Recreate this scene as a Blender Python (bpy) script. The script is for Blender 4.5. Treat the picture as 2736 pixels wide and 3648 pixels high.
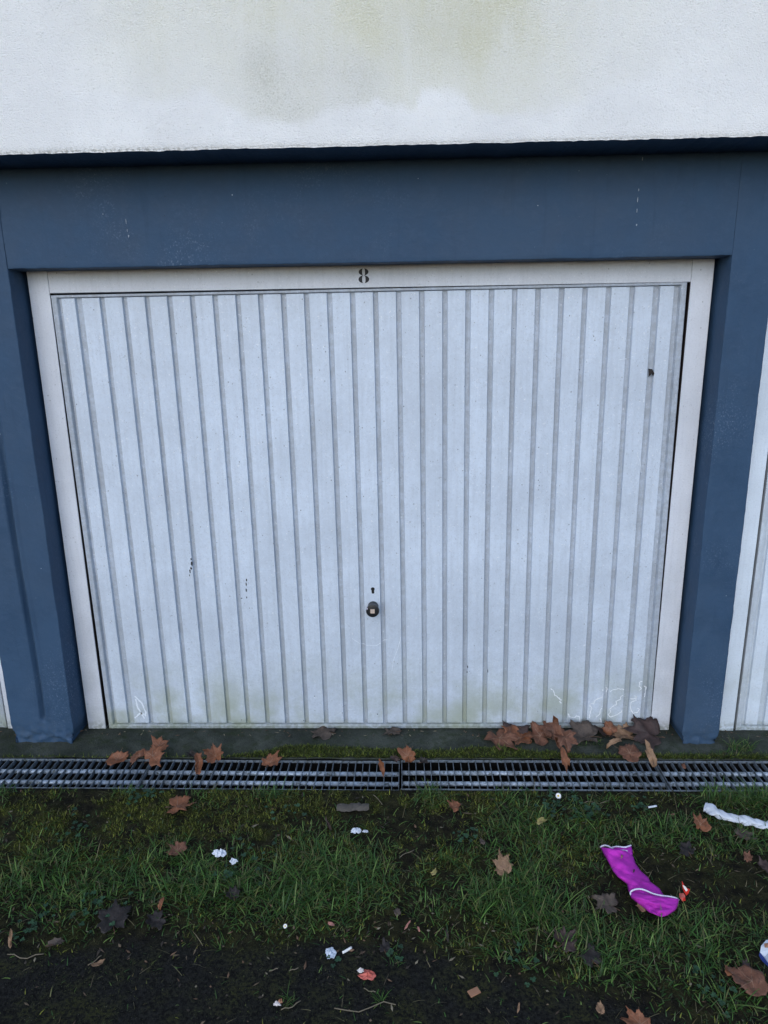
import bpy, math, random
import numpy as np
from mathutils import Matrix, Vector, Euler

# ------------------------------------------------------------------ camera, sky, sun, exposure
for o in list(bpy.data.objects): bpy.data.objects.remove(o)
S = bpy.context.scene
COL = S.collection
CAM_LOC = np.array([0.13819, -2.63357, 1.63716]); CAM_ROT = (1.319978, 0.01507, 0.028195); FPX = 2450.0
cd = bpy.data.cameras.new('camera'); cam = bpy.data.objects.new('camera', cd); COL.objects.link(cam)
cam.location = CAM_LOC; cam.rotation_euler = CAM_ROT
cd.sensor_fit = 'HORIZONTAL'; cd.sensor_width = 36; cd.lens = FPX/2736*36; cd.clip_start = .05; cd.clip_end = 500
S.camera = cam
SUN_EL, SUN_AZ = math.radians(31), math.radians(-14)      # azimuth from behind the camera (-y), towards -x
w = bpy.data.worlds.new('World'); S.world = w; w.use_nodes = True
nt = w.node_tree; bg = nt.nodes['Background']
sky = nt.nodes.new('ShaderNodeTexSky'); sky.sky_type = 'NISHITA'; sky.sun_disc = False
sky.sun_elevation = SUN_EL; sky.sun_rotation = math.pi + SUN_AZ*-1
sky.air_density = 1.0; sky.dust_density = 1.0; sky.ozone_density = 4.0
nt.links.new(sky.outputs[0], bg.inputs[0]); bg.inputs[1].default_value = 0.15
sl = bpy.data.lights.new('sun', 'SUN'); sun = bpy.data.objects.new('sun', sl); COL.objects.link(sun)
sl.energy = 0.6; sl.angle = math.radians(60); sl.color = (1, .985, .96)
sd = Vector((math.sin(SUN_AZ)*math.cos(SUN_EL), -math.cos(SUN_AZ)*math.cos(SUN_EL), math.sin(SUN_EL)))
sun.rotation_euler = sd.to_track_quat('Z', 'Y').to_euler(); sun.location = sd*20
vs = S.view_settings; vs.view_transform = 'Standard'; vs.look = 'None'; vs.gamma = 1; vs.use_curve_mapping = False
vs.exposure = 0.66

# ------------------------------------------------------------------ helpers
rng = np.random.default_rng(8); random.seed(8)
RC = np.array(Euler(CAM_ROT).to_matrix())
def ray(u, v): return RC @ np.array([(u-1368)/FPX, -(v-1824)/FPX, -1.0])
def on_ground(u, v, z=-.025):            # where a spot of the photo lies on the ground at height z
    d = ray(u, v); return CAM_LOC + (z-CAM_LOC[2])/d[2]*d
def on_wall(u, v, y=0.0):                # where a spot of the photo lies on the upright plane y
    d = ray(u, v); return CAM_LOC + (y-CAM_LOC[1])/d[1]*d
def mpp(u, v, z=-.025): return float(np.linalg.norm(on_ground(u+1, v, z)-on_ground(u, v, z)))

def _h(ix, iy, s):
    n = (ix.astype(np.int64)*374761393 + iy.astype(np.int64)*668265263 + s*974711) & 0x7fffffff
    n = ((n ^ (n >> 13))*1274126177) & 0x7fffffff
    return ((n ^ (n >> 16)) & 0xffff)/65535.0
def vnoise(x, y, s=0):
    x = np.asarray(x, float); y = np.asarray(y, float)
    x0 = np.floor(x); y0 = np.floor(y); fx = x-x0; fy = y-y0
    fx = fx*fx*(3-2*fx); fy = fy*fy*(3-2*fy)
    a = _h(x0, y0, s); b = _h(x0+1, y0, s); c = _h(x0, y0+1, s); d = _h(x0+1, y0+1, s)
    return (a*(1-fx)+b*fx)*(1-fy) + (c*(1-fx)+d*fx)*fy
def fbm(x, y, s=0, oct=3):
    r = 0; a = .5; t = 0
    for k in range(oct):
        r = r + a*vnoise(np.asarray(x)*2**k, np.asarray(y)*2**k, s+17*k); t += a; a *= .5
    return r/t
def sstep(a, b, x): t = np.clip((np.asarray(x, float)-a)/(b-a), 0, 1); return t*t*(3-2*t)

def mk(name, verts, faces, m=None, parent=None, smooth=False, loc=None):
    me = bpy.data.meshes.new(name); me.from_pydata([tuple(map(float, v)) for v in verts], [], [tuple(map(int, f)) for f in faces])
    if smooth: me.polygons.foreach_set('use_smooth', [True]*len(me.polygons))
    me.update(); return link(name, me, m, parent, loc)
def link(name, me, m=None, parent=None, loc=None):
    if m and not me.materials: me.materials.append(m)
    o = bpy.data.objects.new(name, me); COL.objects.link(o)
    if parent: o.parent = parent
    if loc is not None: o.location = loc
    return o
def tri_mesh(name, V, F, m, colors=None, smooth=True):     # fast all-triangle mesh with a colour per vertex
    me = bpy.data.meshes.new(name); V = np.ascontiguousarray(V, np.float32); F = np.ascontiguousarray(F, np.int32)
    me.vertices.add(len(V)); me.vertices.foreach_set('co', V.ravel())
    me.loops.add(F.size); me.loops.foreach_set('vertex_index', F.ravel())
    me.polygons.add(len(F)); me.polygons.foreach_set('loop_start', np.arange(0, F.size, 3, dtype=np.int32))
    me.update(calc_edges=True)
    if smooth: me.polygons.foreach_set('use_smooth', np.ones(len(F), bool))
    if colors is not None:
        at = me.attributes.new('tint', 'FLOAT_COLOR', 'POINT')
        at.data.foreach_set('color', np.c_[colors, np.ones(len(colors))].astype(np.float32).ravel())
    me.update(); return link(name, me, m)
def empty(name, loc=(0, 0, 0)):
    o = bpy.data.objects.new(name, None); o.empty_display_size = .05; COL.objects.link(o); o.location = loc; return o
def tag(o, label=None, cat=None, group=None, kind=None):
    if label: o['label'] = label
    if cat: o['category'] = cat
    if group: o['group'] = group
    if kind: o['kind'] = kind
    return o
def box(name, x0, x1, y0, y1, z0, z1, m, parent=None, bev=0.0, loc=None):
    V = [(x, y, z) for x in (x0, x1) for y in (y0, y1) for z in (z0, z1)]
    F = [(0, 1, 3, 2), (4, 6, 7, 5), (0, 4, 5, 1), (2, 3, 7, 6), (0, 2, 6, 4), (1, 5, 7, 3)]
    o = mk(name, V, F, m, parent, loc=loc)
    if bev:
        b = o.modifiers.new('edge', 'BEVEL'); b.width = bev; b.segments = 2
        o.data.polygons.foreach_set('use_smooth', [True]*len(o.data.polygons)); 
        wn = o.modifiers.new('normals', 'WEIGHTED_NORMAL')
    return o
def grid_faces(nu, nv, off=0, flip=False):
    F = []
    for i in range(nu-1):
        for j in range(nv-1):
            a = off+i*nv+j; q = (a, a+1, a+nv+1, a+nv)
            F.append(q[::-1] if flip else q)
    return F
def tube(name, pts, r, m, parent=None, seg=6, taper=None):
    pts = [Vector(p) for p in pts]; V = []; F = []; n = len(pts)
    for i, p in enumerate(pts):
        t = (pts[min(i+1, n-1)]-pts[max(i-1, 0)]).normalized()
        a = t.cross(Vector((0, 0, 1)));  a = a if a.length > 1e-4 else Vector((1, 0, 0)); a.normalize(); b = t.cross(a)
        rr = r*(taper[i] if taper else 1)
        for k in range(seg):
            c = 2*math.pi*k/seg; V.append(p+a*math.cos(c)*rr+b*math.sin(c)*rr)
    for i in range(n-1):
        for k in range(seg):
            F.append((i*seg+k, i*seg+(k+1) % seg, (i+1)*seg+(k+1) % seg, (i+1)*seg+k))
    F.append(tuple(range(seg))[::-1]); F.append(tuple((n-1)*seg+k for k in range(seg)))
    return mk(name, V, F, m, parent, True)
def lathe(name, prof, m, parent=None, seg=28, loc=None):    # (radius, y) profile turned about the y axis
    V = []; F = []
    for r, y in prof:
        for k in range(seg): c = 2*math.pi*k/seg; V.append((r*math.cos(c), y, r*math.sin(c)))
    for i in range(len(prof)-1):
        for k in range(seg): F.append((i*seg+k, (i+1)*seg+k, (i+1)*seg+(k+1) % seg, i*seg+(k+1) % seg))
    F.append(tuple((len(prof)-1)*seg+k for k in range(seg))[::-1])
    o = mk(name, V, F, m, parent, True, loc)
    e = o.modifiers.new('split', 'EDGE_SPLIT'); e.split_angle = math.radians(40)
    return o

# ------------------------------------------------------------------ materials
class G:
    def __init__(s, name):
        s.m = bpy.data.materials.new(name); s.m.use_nodes = True; s.t = s.m.node_tree; s.N = s.t.nodes; s.p = s.N['Principled BSDF']
        s.g = s.N.new('ShaderNodeNewGeometry'); s.pos = s.g.outputs['Position']
    def lk(s, a, b): s.t.links.new(a, b)
    def put(s, sock, v):
        if hasattr(v, 'is_linked') or hasattr(v, 'links'): s.lk(v, sock)
        elif isinstance(v, (tuple, list)) and len(v) == 3 and sock.type == 'RGBA': sock.default_value = (*v, 1)
        else: sock.default_value = v
    def obj(s): return s.N.new('ShaderNodeTexCoord').outputs['Object']
    def scale(s, vec, sc):
        n = s.N.new('ShaderNodeMapping'); s.lk(vec, n.inputs[0]); n.inputs['Scale'].default_value = sc; return n.outputs[0]
    def noise(s, sc, det=3, rough=.55, vec=None, dist=0):
        n = s.N.new('ShaderNodeTexNoise'); s.lk(vec or s.pos, n.inputs['Vector']); n.inputs['Scale'].default_value = sc
        n.inputs['Detail'].default_value = det; n.inputs['Roughness'].default_value = rough; n.inputs['Distortion'].default_value = dist; return n.outputs[0]
    def vor(s, sc, vec=None, out='Distance', feat='F1'):
        n = s.N.new('ShaderNodeTexVoronoi'); n.feature = feat; s.lk(vec or s.pos, n.inputs['Vector']); n.inputs['Scale'].default_value = sc; return n.outputs[out]
    def rng(s, v, a, b, c=0, d=1):
        n = s.N.new('ShaderNodeMapRange'); s.lk(v, n.inputs[0]); n.interpolation_type = 'SMOOTHSTEP'
        for i, k in enumerate((a, b, c, d)): n.inputs[i+1].default_value = k
        return n.outputs[0]
    def ma(s, op, a, b=0.0):
        n = s.N.new('ShaderNodeMath'); n.operation = op; s.put(n.inputs[0], a); s.put(n.inputs[1], b); return n.outputs[0]
    def mix(s, f, a, b, mode='MIX'):
        n = s.N.new('ShaderNodeMix'); n.data_type = 'RGBA'; n.blend_type = mode
        s.put(n.inputs[0], f); s.put(n.inputs[6], a); s.put(n.inputs[7], b); return n.outputs[2]
    def sep(s, v=None):
        n = s.N.new('ShaderNodeSeparateXYZ'); s.lk(v or s.pos, n.inputs[0]); return n.outputs
    def attr(s, name, out='Color'):
        n = s.N.new('ShaderNodeAttribute'); n.attribute_name = name; return n.outputs[out]
    def done(s, col, rough=.6, bump=None, dist=.002, strength=1, spec=.4, metal=0):
        s.put(s.p.inputs['Base Color'], col); s.put(s.p.inputs['Roughness'], rough); s.p.inputs['Specular IOR Level'].default_value = spec
        s.p.inputs['Metallic'].default_value = metal
        if bump is not None:
            b = s.N.new('ShaderNodeBump'); b.inputs['Distance'].default_value = dist; b.inputs['Strength'].default_value = strength
            s.lk(bump, b.inputs['Height']); s.lk(b.outputs[0], s.p.inputs['Normal'])
        return s.m
def plain(name, col, rough=.6, var=.25, sc=60, spec=.4, bump=.0008, metal=0):
    g = G(name); n = g.noise(sc, 4); d = tuple(c*(1-var) for c in col); l = tuple(min(1, c*(1+var)) for c in col)
    return g.done(g.mix(n, d, l), rough, n if bump else None, bump or .001, .8, spec, metal)

def m_render():       # coarse white exterior render with algae
    g = G('white_render'); st = g.sep(g.attr('stain', 'Vector'))
    grain = g.noise(190, 3, .6); g2 = g.vor(230); fine = g.noise(420, 2)
    big = g.noise(5, 5, .6); stk = g.noise(1, 4, .6, g.scale(g.pos, (16, 4, 2.2)))
    white = g.mix(g.rng(big, .3, .7), (.735, .735, .72), (.80, .80, .78))
    pit = g.ma('MULTIPLY', g.rng(grain, .56, .70), g.rng(g.noise(26, 3), .25, .75, .25, 1))
    c = g.mix(g.ma('MULTIPLY', pit, .55), white, (.40, .40, .37))
    a = g.ma('MULTIPLY', st[0], g.rng(g.ma('ADD', g.ma('MULTIPLY', big, .6), g.ma('MULTIPLY', stk, .5)), .25, .75, .45, 1.1))
    a = g.ma('MINIMUM', g.ma('MULTIPLY', a, g.rng(grain, .2, .7, .7, 1.2)), 1.0)
    c = g.mix(g.ma('MULTIPLY', a, .95), c, (.60, .585, .43))
    dk = g.ma('MULTIPLY', st[1], g.rng(g.ma('ADD', grain, g.ma('MULTIPLY', fine, .5)), .5, 1.0, .25, 1))
    c = g.mix(g.ma('MULTIPLY', dk, .6), c, (.24, .235, .17))
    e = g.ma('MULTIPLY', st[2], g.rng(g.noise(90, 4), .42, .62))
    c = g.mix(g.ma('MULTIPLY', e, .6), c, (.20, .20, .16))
    h = g.ma('ADD', grain, g.ma('MULTIPLY', g2, -.5))
    return g.done(c, .9, h, .0035, .75, .25)
def m_blue():
    g = G('blue_masonry_paint'); n = g.noise(7, 5, .6); f = g.noise(230, 4, .6); mid = g.noise(45, 4, .6, g.scale(g.pos, (.9, 1, 1.1)))
    c = g.mix(g.rng(n, .3, .7), (.025, .058, .110), (.033, .071, .130))
    c = g.mix(g.ma('MULTIPLY', g.rng(mid, .45, .75), .5), c, (.040, .078, .138))
    z = g.sep()[2]
    chalk = g.ma('MULTIPLY', g.rng(g.noise(2.2, 4, .6), .50, .70), g.rng(g.noise(150, 5, .7), .52, .70))
    c = g.mix(g.ma('MULTIPLY', chalk, .8), c, (.15, .20, .28)); c = g.mix(g.ma('MULTIPLY', g.rng(g.noise(1.3, 6, .65), .45, .75), .45), c, (.050, .078, .118)); c = g.mix(g.ma('MULTIPLY', g.rng(g.noise(1, 5, .6, g.scale(g.pos, (30, 30, 2.5))), .55, .75), .3), c, (.016, .040, .080))
    sp = g.rng(g.vor(21), .055, .035); c = g.mix(g.ma('MULTIPLY', sp, g.rng(g.noise(3), .56, .66)), c, (.30, .36, .42))
    sp2 = g.rng(g.vor(33, g.scale(g.pos, (1.1, 1, .9))), .05, .03); c = g.mix(g.ma('MULTIPLY', sp2, g.rng(g.noise(4), .55, .62)), c, (.012, .018, .03))
    low = g.ma('MULTIPLY', g.rng(z, .16, -.01), g.rng(g.noise(35, 5, .65), .42, .66)); c = g.mix(g.ma('MULTIPLY', low, .22), c, (.08, .09, .085))
    h = g.ma('ADD', g.ma('MULTIPLY', f, .35), mid)
    return g.done(c, g.rng(n, .3, .7, .58, .74), h, .0022, .8, .25)
def m_door(name, base, grime, algae, speck=.8, band=True):
    g = G(name); z = g.sep()[2]; n = g.noise(3.2, 5, .6); st = g.noise(1, 5, .6, g.scale(g.pos, (60, 20, 3)))
    f = g.noise(150, 3, .6); f2 = g.noise(320, 2); v = g.vor(62, g.scale(g.pos, (1, 1, .75)))
    dark = tuple(c*.82 for c in base)
    oi = g.N.new('ShaderNodeObjectInfo'); c = g.mix(g.rng(n, .28, .72), dark, base); c = g.mix(g.ma('MULTIPLY', oi.outputs['Random'], .10), c, tuple(k*.6 for k in base))
    c = g.mix(g.ma('MULTIPLY', g.rng(st, .45, .75), .40), c, tuple(k*.72 for k in base))
    c = g.mix(g.ma('MULTIPLY', g.rng(f, .50, .70), .30), c, tuple(k*.62 for k in base))
    spk = g.ma('MULTIPLY', g.rng(v, .17, .10), g.rng(g.noise(28, 3), .50, .66)); c = g.mix(g.ma('MULTIPLY', spk, speck), c, (.13, .14, .15))
    sp2 = g.ma('MULTIPLY', g.rng(g.vor(140, g.scale(g.pos, (1, 1, .6))), .22, .12), g.rng(g.noise(12, 3), .45, .65)); c = g.mix(g.ma('MULTIPLY', sp2, speck*.6), c, (.22, .23, .25))
    wf = g.ma('MULTIPLY', g.rng(g.noise(120, 3, .65), .62, .72), .65); c = g.mix(wf, c, (.80, .81, .82))
    if grime:
        gm = g.rng(g.ma('ADD', g.noise(38, 5, .7), g.ma('MULTIPLY', st, .35)), .48, .82); c = g.mix(g.ma('MULTIPLY', gm, grime), c, (.24, .25, .26))
    sp = g.ma('MULTIPLY', g.rng(z, 1.0, .0), g.rng(g.ma('ADD', g.noise(6, 5, .65), g.ma('MULTIPLY', f, .4)), .42, .95)); c = g.mix(g.ma('MULTIPLY', sp, .75 if speck > .5 else .25), c, tuple(k*.62 for k in base))
    al = g.ma('MULTIPLY', g.rng(z, .42, .02), g.rng(g.noise(4.2, 5, .6), .38, .68)); c = g.mix(g.ma('MULTIPLY', al, algae), c, (.27, .30, .20))
    lo = g.ma('MULTIPLY', g.rng(z, .05, .0), g.rng(g.noise(60, 4, .6), .35, .6)); c = g.mix(g.ma('MULTIPLY', lo, .6), c, (.12, .14, .09))
    return g.done(c, g.rng(n, .3, .7, .42, .6), g.ma('ADD', f, g.ma('MULTIPLY', f2, .4)), .0012, .6, .4)
def m_steel(name, k):
    # galvanised steel, duller and dirtier for small k
    g = G(name); n = g.noise(22, 5, .65); v = g.vor(90); d = g.noise(70, 4, .7)
    c = g.mix(v, tuple(k*q for q in (.30, .36, .42)), tuple(k*q for q in (.46, .54, .62))); c = g.mix(g.ma('MULTIPLY', g.rng(n, .45, .68), .7), c, tuple(k*q for q in (.13, .15, .16))); c = g.mix(g.ma('MULTIPLY', g.rng(d, .52, .62), .8), c, (.035, .045, .030))
    return g.done(c, g.rng(n, .3, .7, .38, .75), d, .0008, .7, .5, .35)
def m_concrete():
    g = G('mossy_concrete'); n = g.noise(5, 6, .65); f = g.noise(130, 4, .65); m2 = g.noise(19, 5, .7); y = g.sep()
    c = g.mix(g.rng(n, .3, .7), (.024, .029, .023), (.070, .078, .064)); c = g.mix(g.ma('MULTIPLY', g.rng(m2, .45, .68), .7), c, (.022, .032, .013))
    c = g.mix(g.ma('MULTIPLY', g.rng(f, .56, .7), .6), c, (.007, .008, .006)); c = g.mix(g.ma('MULTIPLY', g.rng(g.vor(75), .10, .06), g.rng(g.noise(20), .45, .6)), c, (.13, .135, .12))
    return g.done(c, .92, g.ma('ADD', f, m2), .004, .9, .15)
def m_ground():
    g = G('soil_and_moss'); a = g.sep(g.attr('cover', 'Vector')); n = g.noise(9, 6, .65); f = g.noise(110, 4, .7); m2 = g.noise(30, 5, .7)
    soil = g.mix(g.rng(m2, .35, .7), (.006, .005, .0035), (.022, .018, .012))
    moss = g.mix(g.rng(m2, .3, .7), (.012, .015, .003), (.048, .055, .010))
    tar = g.mix(g.rng(f, .3, .7), (.003, .003, .0028), (.020, .020, .018)); tar = g.mix(g.ma('MULTIPLY', g.rng(n, .42, .66), g.rng(f, .42, .62, .05, .9)), tar, (.034, .036, .011))
    mf = g.ma('MULTIPLY', a[0], g.rng(g.ma('ADD', n, g.ma('MULTIPLY', m2, .5)), .55, .85))
    c = g.mix(mf, soil, moss); c = g.mix(a[1], c, tar)
    c = g.mix(g.ma('MULTIPLY', g.rng(g.vor(95), .085, .05), g.rng(g.noise(14), .42, .62)), c, (.16, .155, .13))
    return g.done(c, .95, g.ma('ADD', f, m2), .006, 1, .12)
def m_blade(name, rough=.5, trans=.25):
    g = G(name); c = g.attr('tint'); m = g.done(c, rough, spec=.35)
    t = g.N.new('ShaderNodeBsdfTranslucent'); g.lk(c, t.inputs[0]); x = g.N.new('ShaderNodeMixShader'); x.inputs[0].default_value = trans
    out = g.N['Material Output']; g.lk(g.p.outputs[0], x.inputs[1]); g.lk(t.outputs[0], x.inputs[2]); g.lk(x.outputs[0], out.inputs[0]); return m
def m_leaf(name, a, b):
    g = G(name); o = g.obj(); n = g.noise(38, 5, .6, o); f = g.noise(260, 3, .6, o); k = g.noise(90, 4, .6, o)
    c = g.mix(g.rng(n, .3, .7), a, b); c = g.mix(g.ma('MULTIPLY', g.rng(k, .55, .72), .6), c, tuple(x*.4 for x in a)); c = g.mix(g.ma('MULTIPLY', f, .25), c, tuple(x*.5 for x in b))
    return g.done(c, .6, g.ma('ADD', k, f), .0015, .7, .35)
def m_cloth(name, col, d=.0012, dirt=.3):
    g = G(name); n = g.noise(12, 4); wv = g.noise(600, 2); c = g.mix(g.rng(n, .3, .7), tuple(x*.78 for x in col), col)
    c = g.mix(g.ma('MULTIPLY', g.rng(g.noise(70, 4, .7), .64, .74), dirt), c, tuple(x*.25 for x in col)); return g.done(c, .85, g.ma('ADD', g.noise(40, 3), g.ma('MULTIPLY', wv, .3)), d, .6, .2)

M_WALL = m_render(); M_BLUE = m_blue()
M_DOOR = m_door('weathered_white_door_paint', (.61, .685, .78), .10, .7); M_SHEET = m_door('grimy_shaded_groove_paint', (.47, .53, .61), .5, .75)  # groove sheet: grime, plus a darker base that paints in groove shade
M_FRAME = m_door('white_frame_paint', (.665, .695, .75), .0, .25, .6); M_CLEAN = m_door('clean_white_door_paint', (.68, .76, .84), .0, .35, .35); M_CLEANS = m_door('clean_shaded_groove_paint', (.58, .65, .72), .2, .4, .4)  # groove copy of the clean paint is darker too, as recess shade
M_BLACK = plain('black_plastic', (.012, .013, .016), .35, .2, spec=.5); M_DARK = plain('near_black_matt', (.012, .012, .012), .9); M_INK = plain('black_paint', (.018, .019, .024), .6)
M_GAPSHADE = plain('dark_red_gap_shade', (.014, .008, .007), .7)  # shade colour for the strips in the door gaps
M_STEEL = m_steel('weathered_steel_bar', .5); M_ROD = m_steel('galvanised_steel_rod', .95); M_CONC = m_concrete(); M_GROUND = m_ground(); M_CHAN = plain('near_black_channel', (.005, .005, .005), .9, .5, 30, .1)
M_GRASS = m_blade('grass_blade'); M_MOSS = m_blade('moss_shoot', .7, .2); M_CLOVER = m_blade('clover_leaf', .45, .2); M_STRAW = m_blade('dead_litter', .75, .1)
LEAFM = {'orange': m_leaf('orange_brown_leaf', (.13, .050, .022), (.235, .090, .042)), 'brown': m_leaf('brown_leaf', (.10, .042, .024), (.185, .080, .045)),
         'tan': m_leaf('tan_leaf', (.16, .095, .052), (.29, .175, .10)), 'dark': m_leaf('dark_rotting_leaf', (.010, .008, .007), (.030, .023, .021)),
         'purple': m_leaf('dark_purple_brown_leaf', (.026, .016, .014), (.066, .040, .034)), 'grey': m_leaf('grey_brown_leaf', (.040, .030, .023), (.100, .074, .056)),
         'yellow': m_leaf('pale_yellow_leaf', (.20, .17, .05), (.32, .28, .11)), 'pink': m_leaf('pinkish_leaf', (.28, .11, .09), (.40, .19, .15))}
M_STEM = plain('leaf_stem', (.10, .055, .032), .7); M_VEIN = plain('leaf_vein', (.22, .125, .08), .7)
M_PURPLE = m_cloth('magenta_cloth', (.50, .034, .44), .001, .0); M_TRIM = m_cloth('white_trim', (.72, .68, .80), .0005, .1)
M_TISSUE = m_cloth('white_tissue', (.66, .70, .76), .002, .25); M_PAPER = m_cloth('white_paper', (.60, .66, .74), .001, .35)
M_RED = plain('red_wrapper', (.55, .03, .02), .35, .3); M_WWRAP = plain('white_wrapper', (.65, .60, .58), .4); M_SALMON = plain('salmon_paper', (.50, .12, .09), .6, .5, 50)
M_BARK = plain('grey_bark', (.075, .066, .055), .9, .5, 45, bump=.004); M_WOOD = plain('pale_wood', (.32, .16, .09), .7, .25); M_PETAL = plain('white_petal', (.75, .75, .73), .6, .05); M_YEL = plain('yellow_centre', (.6, .42, .04), .6)
M_DRIP = plain('dried_white_drip', (.27, .32, .38), .7); M_STALK = plain('dry_stalk', (.15, .125, .085), .8, .4); M_BADGE = plain('beige_sticker', (.50, .40, .33), .6, .12); M_TRAIL = plain('pale_scratch', (.70, .73, .75), .6, .1); M_SCRATCH = plain('soft_scratch', (.66, .71, .76), .6, .05)

# ------------------------------------------------------------------ ground
Z_DRAIN = -.018; YB, YF = -.192, -.384        # drain back and front edge
def tarmac(x, y):
    yb = np.interp(x, [-2.5, -1, -.5, 0, .25, .5, .75, 1.0, 2.5], [-1.06, -1.06, -1.045, -1.03, -1.06, -1.15, -1.20, -1.42, -1.5])
    yb = yb + (fbm(np.asarray(x)*6, np.asarray(y)*6, 3)-.5)*.16
    return sstep(.03, -.05, y-yb)
def gz(x, y):
    x = np.asarray(x, float); y = np.asarray(y, float)
    t = tarmac(x, y); near = sstep(-.384, -.46, y)
    h = (fbm(x*3.3, y*3.3, 5)-.5)*.030*near + (fbm(x*16, y*16, 9)-.5)*.016*near + (fbm(x*60, y*60, 11)-.5)*.006
    far = sstep(6, 3, np.hypot(x, y))
    return Z_DRAIN-.006 - .016*sstep(-.4, -1.2, y) + h*(1-.75*t)*far
PATCH = []      # grass: (x, y, rx, ry, strength)
for u, v, rx, ry, s in [(1200, 3090, 300, 150, 1), (1080, 3180, 220, 90, .7), (300, 3150, 360, 120, .75), (90, 3050, 160, 90, .45), (700, 3150, 250, 110, .75), (480, 3060, 260, 70, .4), (1760, 3180, 230, 150, 1),
                        (2000, 3000, 260, 100, .9), (1950, 3270, 230, 110, .9), (2640, 2855, 200, 40, 1), (2380, 2960, 220, 70, .8), (2640, 2990, 160, 60, .9), (2300, 3330, 240, 80, .75), (2480, 3270, 160, 70, .7),
                        (2630, 3560, 120, 80, .75), (2560, 3420, 120, 60, .6), (2735, 3330, 60, 60, .8), (980, 2830, 70, 25, .9), (1540, 2840, 60, 40, .9), (1860, 2900, 130, 70, .7), (2110, 2880, 100, 50, .6), (20, 2830, 60, 40, .6),
                        (450, 2800, 60, 25, .6), (760, 2860, 120, 50, .35), (2100, 3440, 160, 60, .5), (2400, 3500, 200, 80, .3)]:
    p = on_ground(u, v); k = mpp(u, v); PATCH.append((p[0], p[1], rx*k, ry*k*1.35, s))
PATCH += [(-1.7, -.85, .5, .25, .7), (1.9, -.6, .45, .3, .9), (1.8, -1.1, .4, .25, .7), (-2.2, -.6, .3, .2, .4), (2.5, -.9, .5, .4, .7), (-2.4, -.95, .5, .3, .6)]
BARE = []
for u, v, rx, ry, s in [(1450, 3050, 60, 120, .9), (1580, 3160, 70, 60, .8), (2290, 3090, 140, 90, .97), (2180, 3200, 130, 70, .95), (2330, 3190, 110, 60, .95), (2430, 3120, 80, 60, .8), (2640, 3160, 140, 90, .8), (570, 3250, 90, 40, .6), (400, 3260, 70, 45, .7), (2400, 2880, 80, 30, .9), (2170, 2890, 60, 40, .7), (2600, 3470, 110, 50, .7), (1420, 3290, 120, 40, .6), (1620, 2960, 120, 60, .4)]:
    p = on_ground(u, v); k = mpp(u, v); BARE.append((p[0], p[1], rx*k, ry*k*1.35, s))
def grass_d(x, y):
    d = 0
    for a, b, rx, ry, s in PATCH: d = d + s*np.exp(-(((x-a)/rx)**2+((y-b)/ry)**2)*1.1)
    d = np.minimum(d, 1.15)
    for a, b, rx, ry, s in BARE: d = d*(1-s*np.exp(-(((x-a)/rx)**2+((y-b)/ry)**2)*1.1))
    d = d*sstep(.24, .60, fbm(x*9, y*9, 21)*.55+fbm(x*26, y*26, 22)*.5)
    return d*(1-.93*tarmac(x, y)) + .012
def bare(x, y):
    d = 1.0
    for a, b, rx, ry, s in BARE: d = d*(1-s*np.exp(-(((x-a)/rx)**2+((y-b)/ry)**2)*1.1))
    return d
def moss_d(x, y):
    d = (sstep(1.35, .3, x)*.75+.25)*bare(x, y)
    d = d*(.25+.75*sstep(-.95, -.55, y))
    d = d*sstep(.44, .62, fbm(x*7, y*7, 31)*.5+fbm(x*24, y*24, 32)*.55)
    return np.maximum(d*(1-.97*tarmac(x, y)), .012*sstep(.42, .7, fbm(x*5, y*5, 33))*sstep(-.3, .1, tarmac(x, y)))

xs = np.r_[-60, -25, -10, -5, -3.2, np.arange(-2.6, 2.75, .016), 3.2, 5, 10, 25, 60]
ys = np.r_[-70, -30, -12, -6, -3.5, -2.4, np.arange(-2.0, YF-.003, .016), YF]
X, Y = np.meshgrid(xs, ys, indexing='ij'); Zg = gz(X, Y); Zg[:, -1] = Z_DRAIN-.004
V = np.c_[X.ravel(), Y.ravel(), Zg.ravel()]
nb = len(V); V = np.r_[V, np.c_[xs, np.full(len(xs), YF), np.full(len(xs), -.16)]]     # the cut edge down into the drain
F = grid_faces(len(xs), len(ys), flip=True)
for i in range(len(xs)-1):
    a = i*len(ys)+len(ys)-1; F.append((a, a+len(ys), nb+i+1, nb+i))
o = mk('ground', V, F, M_GROUND, smooth=True); tag(o, kind='structure')
at = o.data.attributes.new('cover', 'FLOAT_VECTOR', 'POINT'); cv = np.zeros((len(V), 3), np.float32)
cv[:nb, 0] = np.clip(moss_d(V[:nb, 0], V[:nb, 1])*1.1+.25, 0, 1); cv[:nb, 1] = tarmac(V[:nb, 0], V[:nb, 1]); at.data.foreach_set('vector', cv.ravel())

def apron_z(x, y):
    y = np.asarray(y, float)
    return -.006-.012*sstep(-.08, -.19, y) + (fbm(np.asarray(x)*14, y*14, 41)-.5)*.006 + (fbm(np.asarray(x)*50, y*50, 43)-.5)*.003
xs = np.r_[-10, -5, -3, np.arange(-2.2, 2.3, .012), 3, 5, 10]; ys = np.r_[.25, .1, np.arange(.02, YB-.001, -.012), YB]
X, Y = np.meshgrid(xs, ys, indexing='ij'); Za = apron_z(X, Y); Y[:, -1] += (fbm(X[:, -1]*9, X[:, -1]*0, 45)-.5)*.012+.004
V = np.c_[X.ravel(), Y.ravel(), Za.ravel()]; nb = len(V); V = np.r_[V, np.c_[xs, Y[:, -1], np.full(len(xs), -.16)]]
F = grid_faces(len(xs), len(ys))
for i in range(len(xs)-1):
    a = i*len(ys)+len(ys)-1; F.append((a, nb+i, nb+i+1, a+len(ys)))
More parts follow.
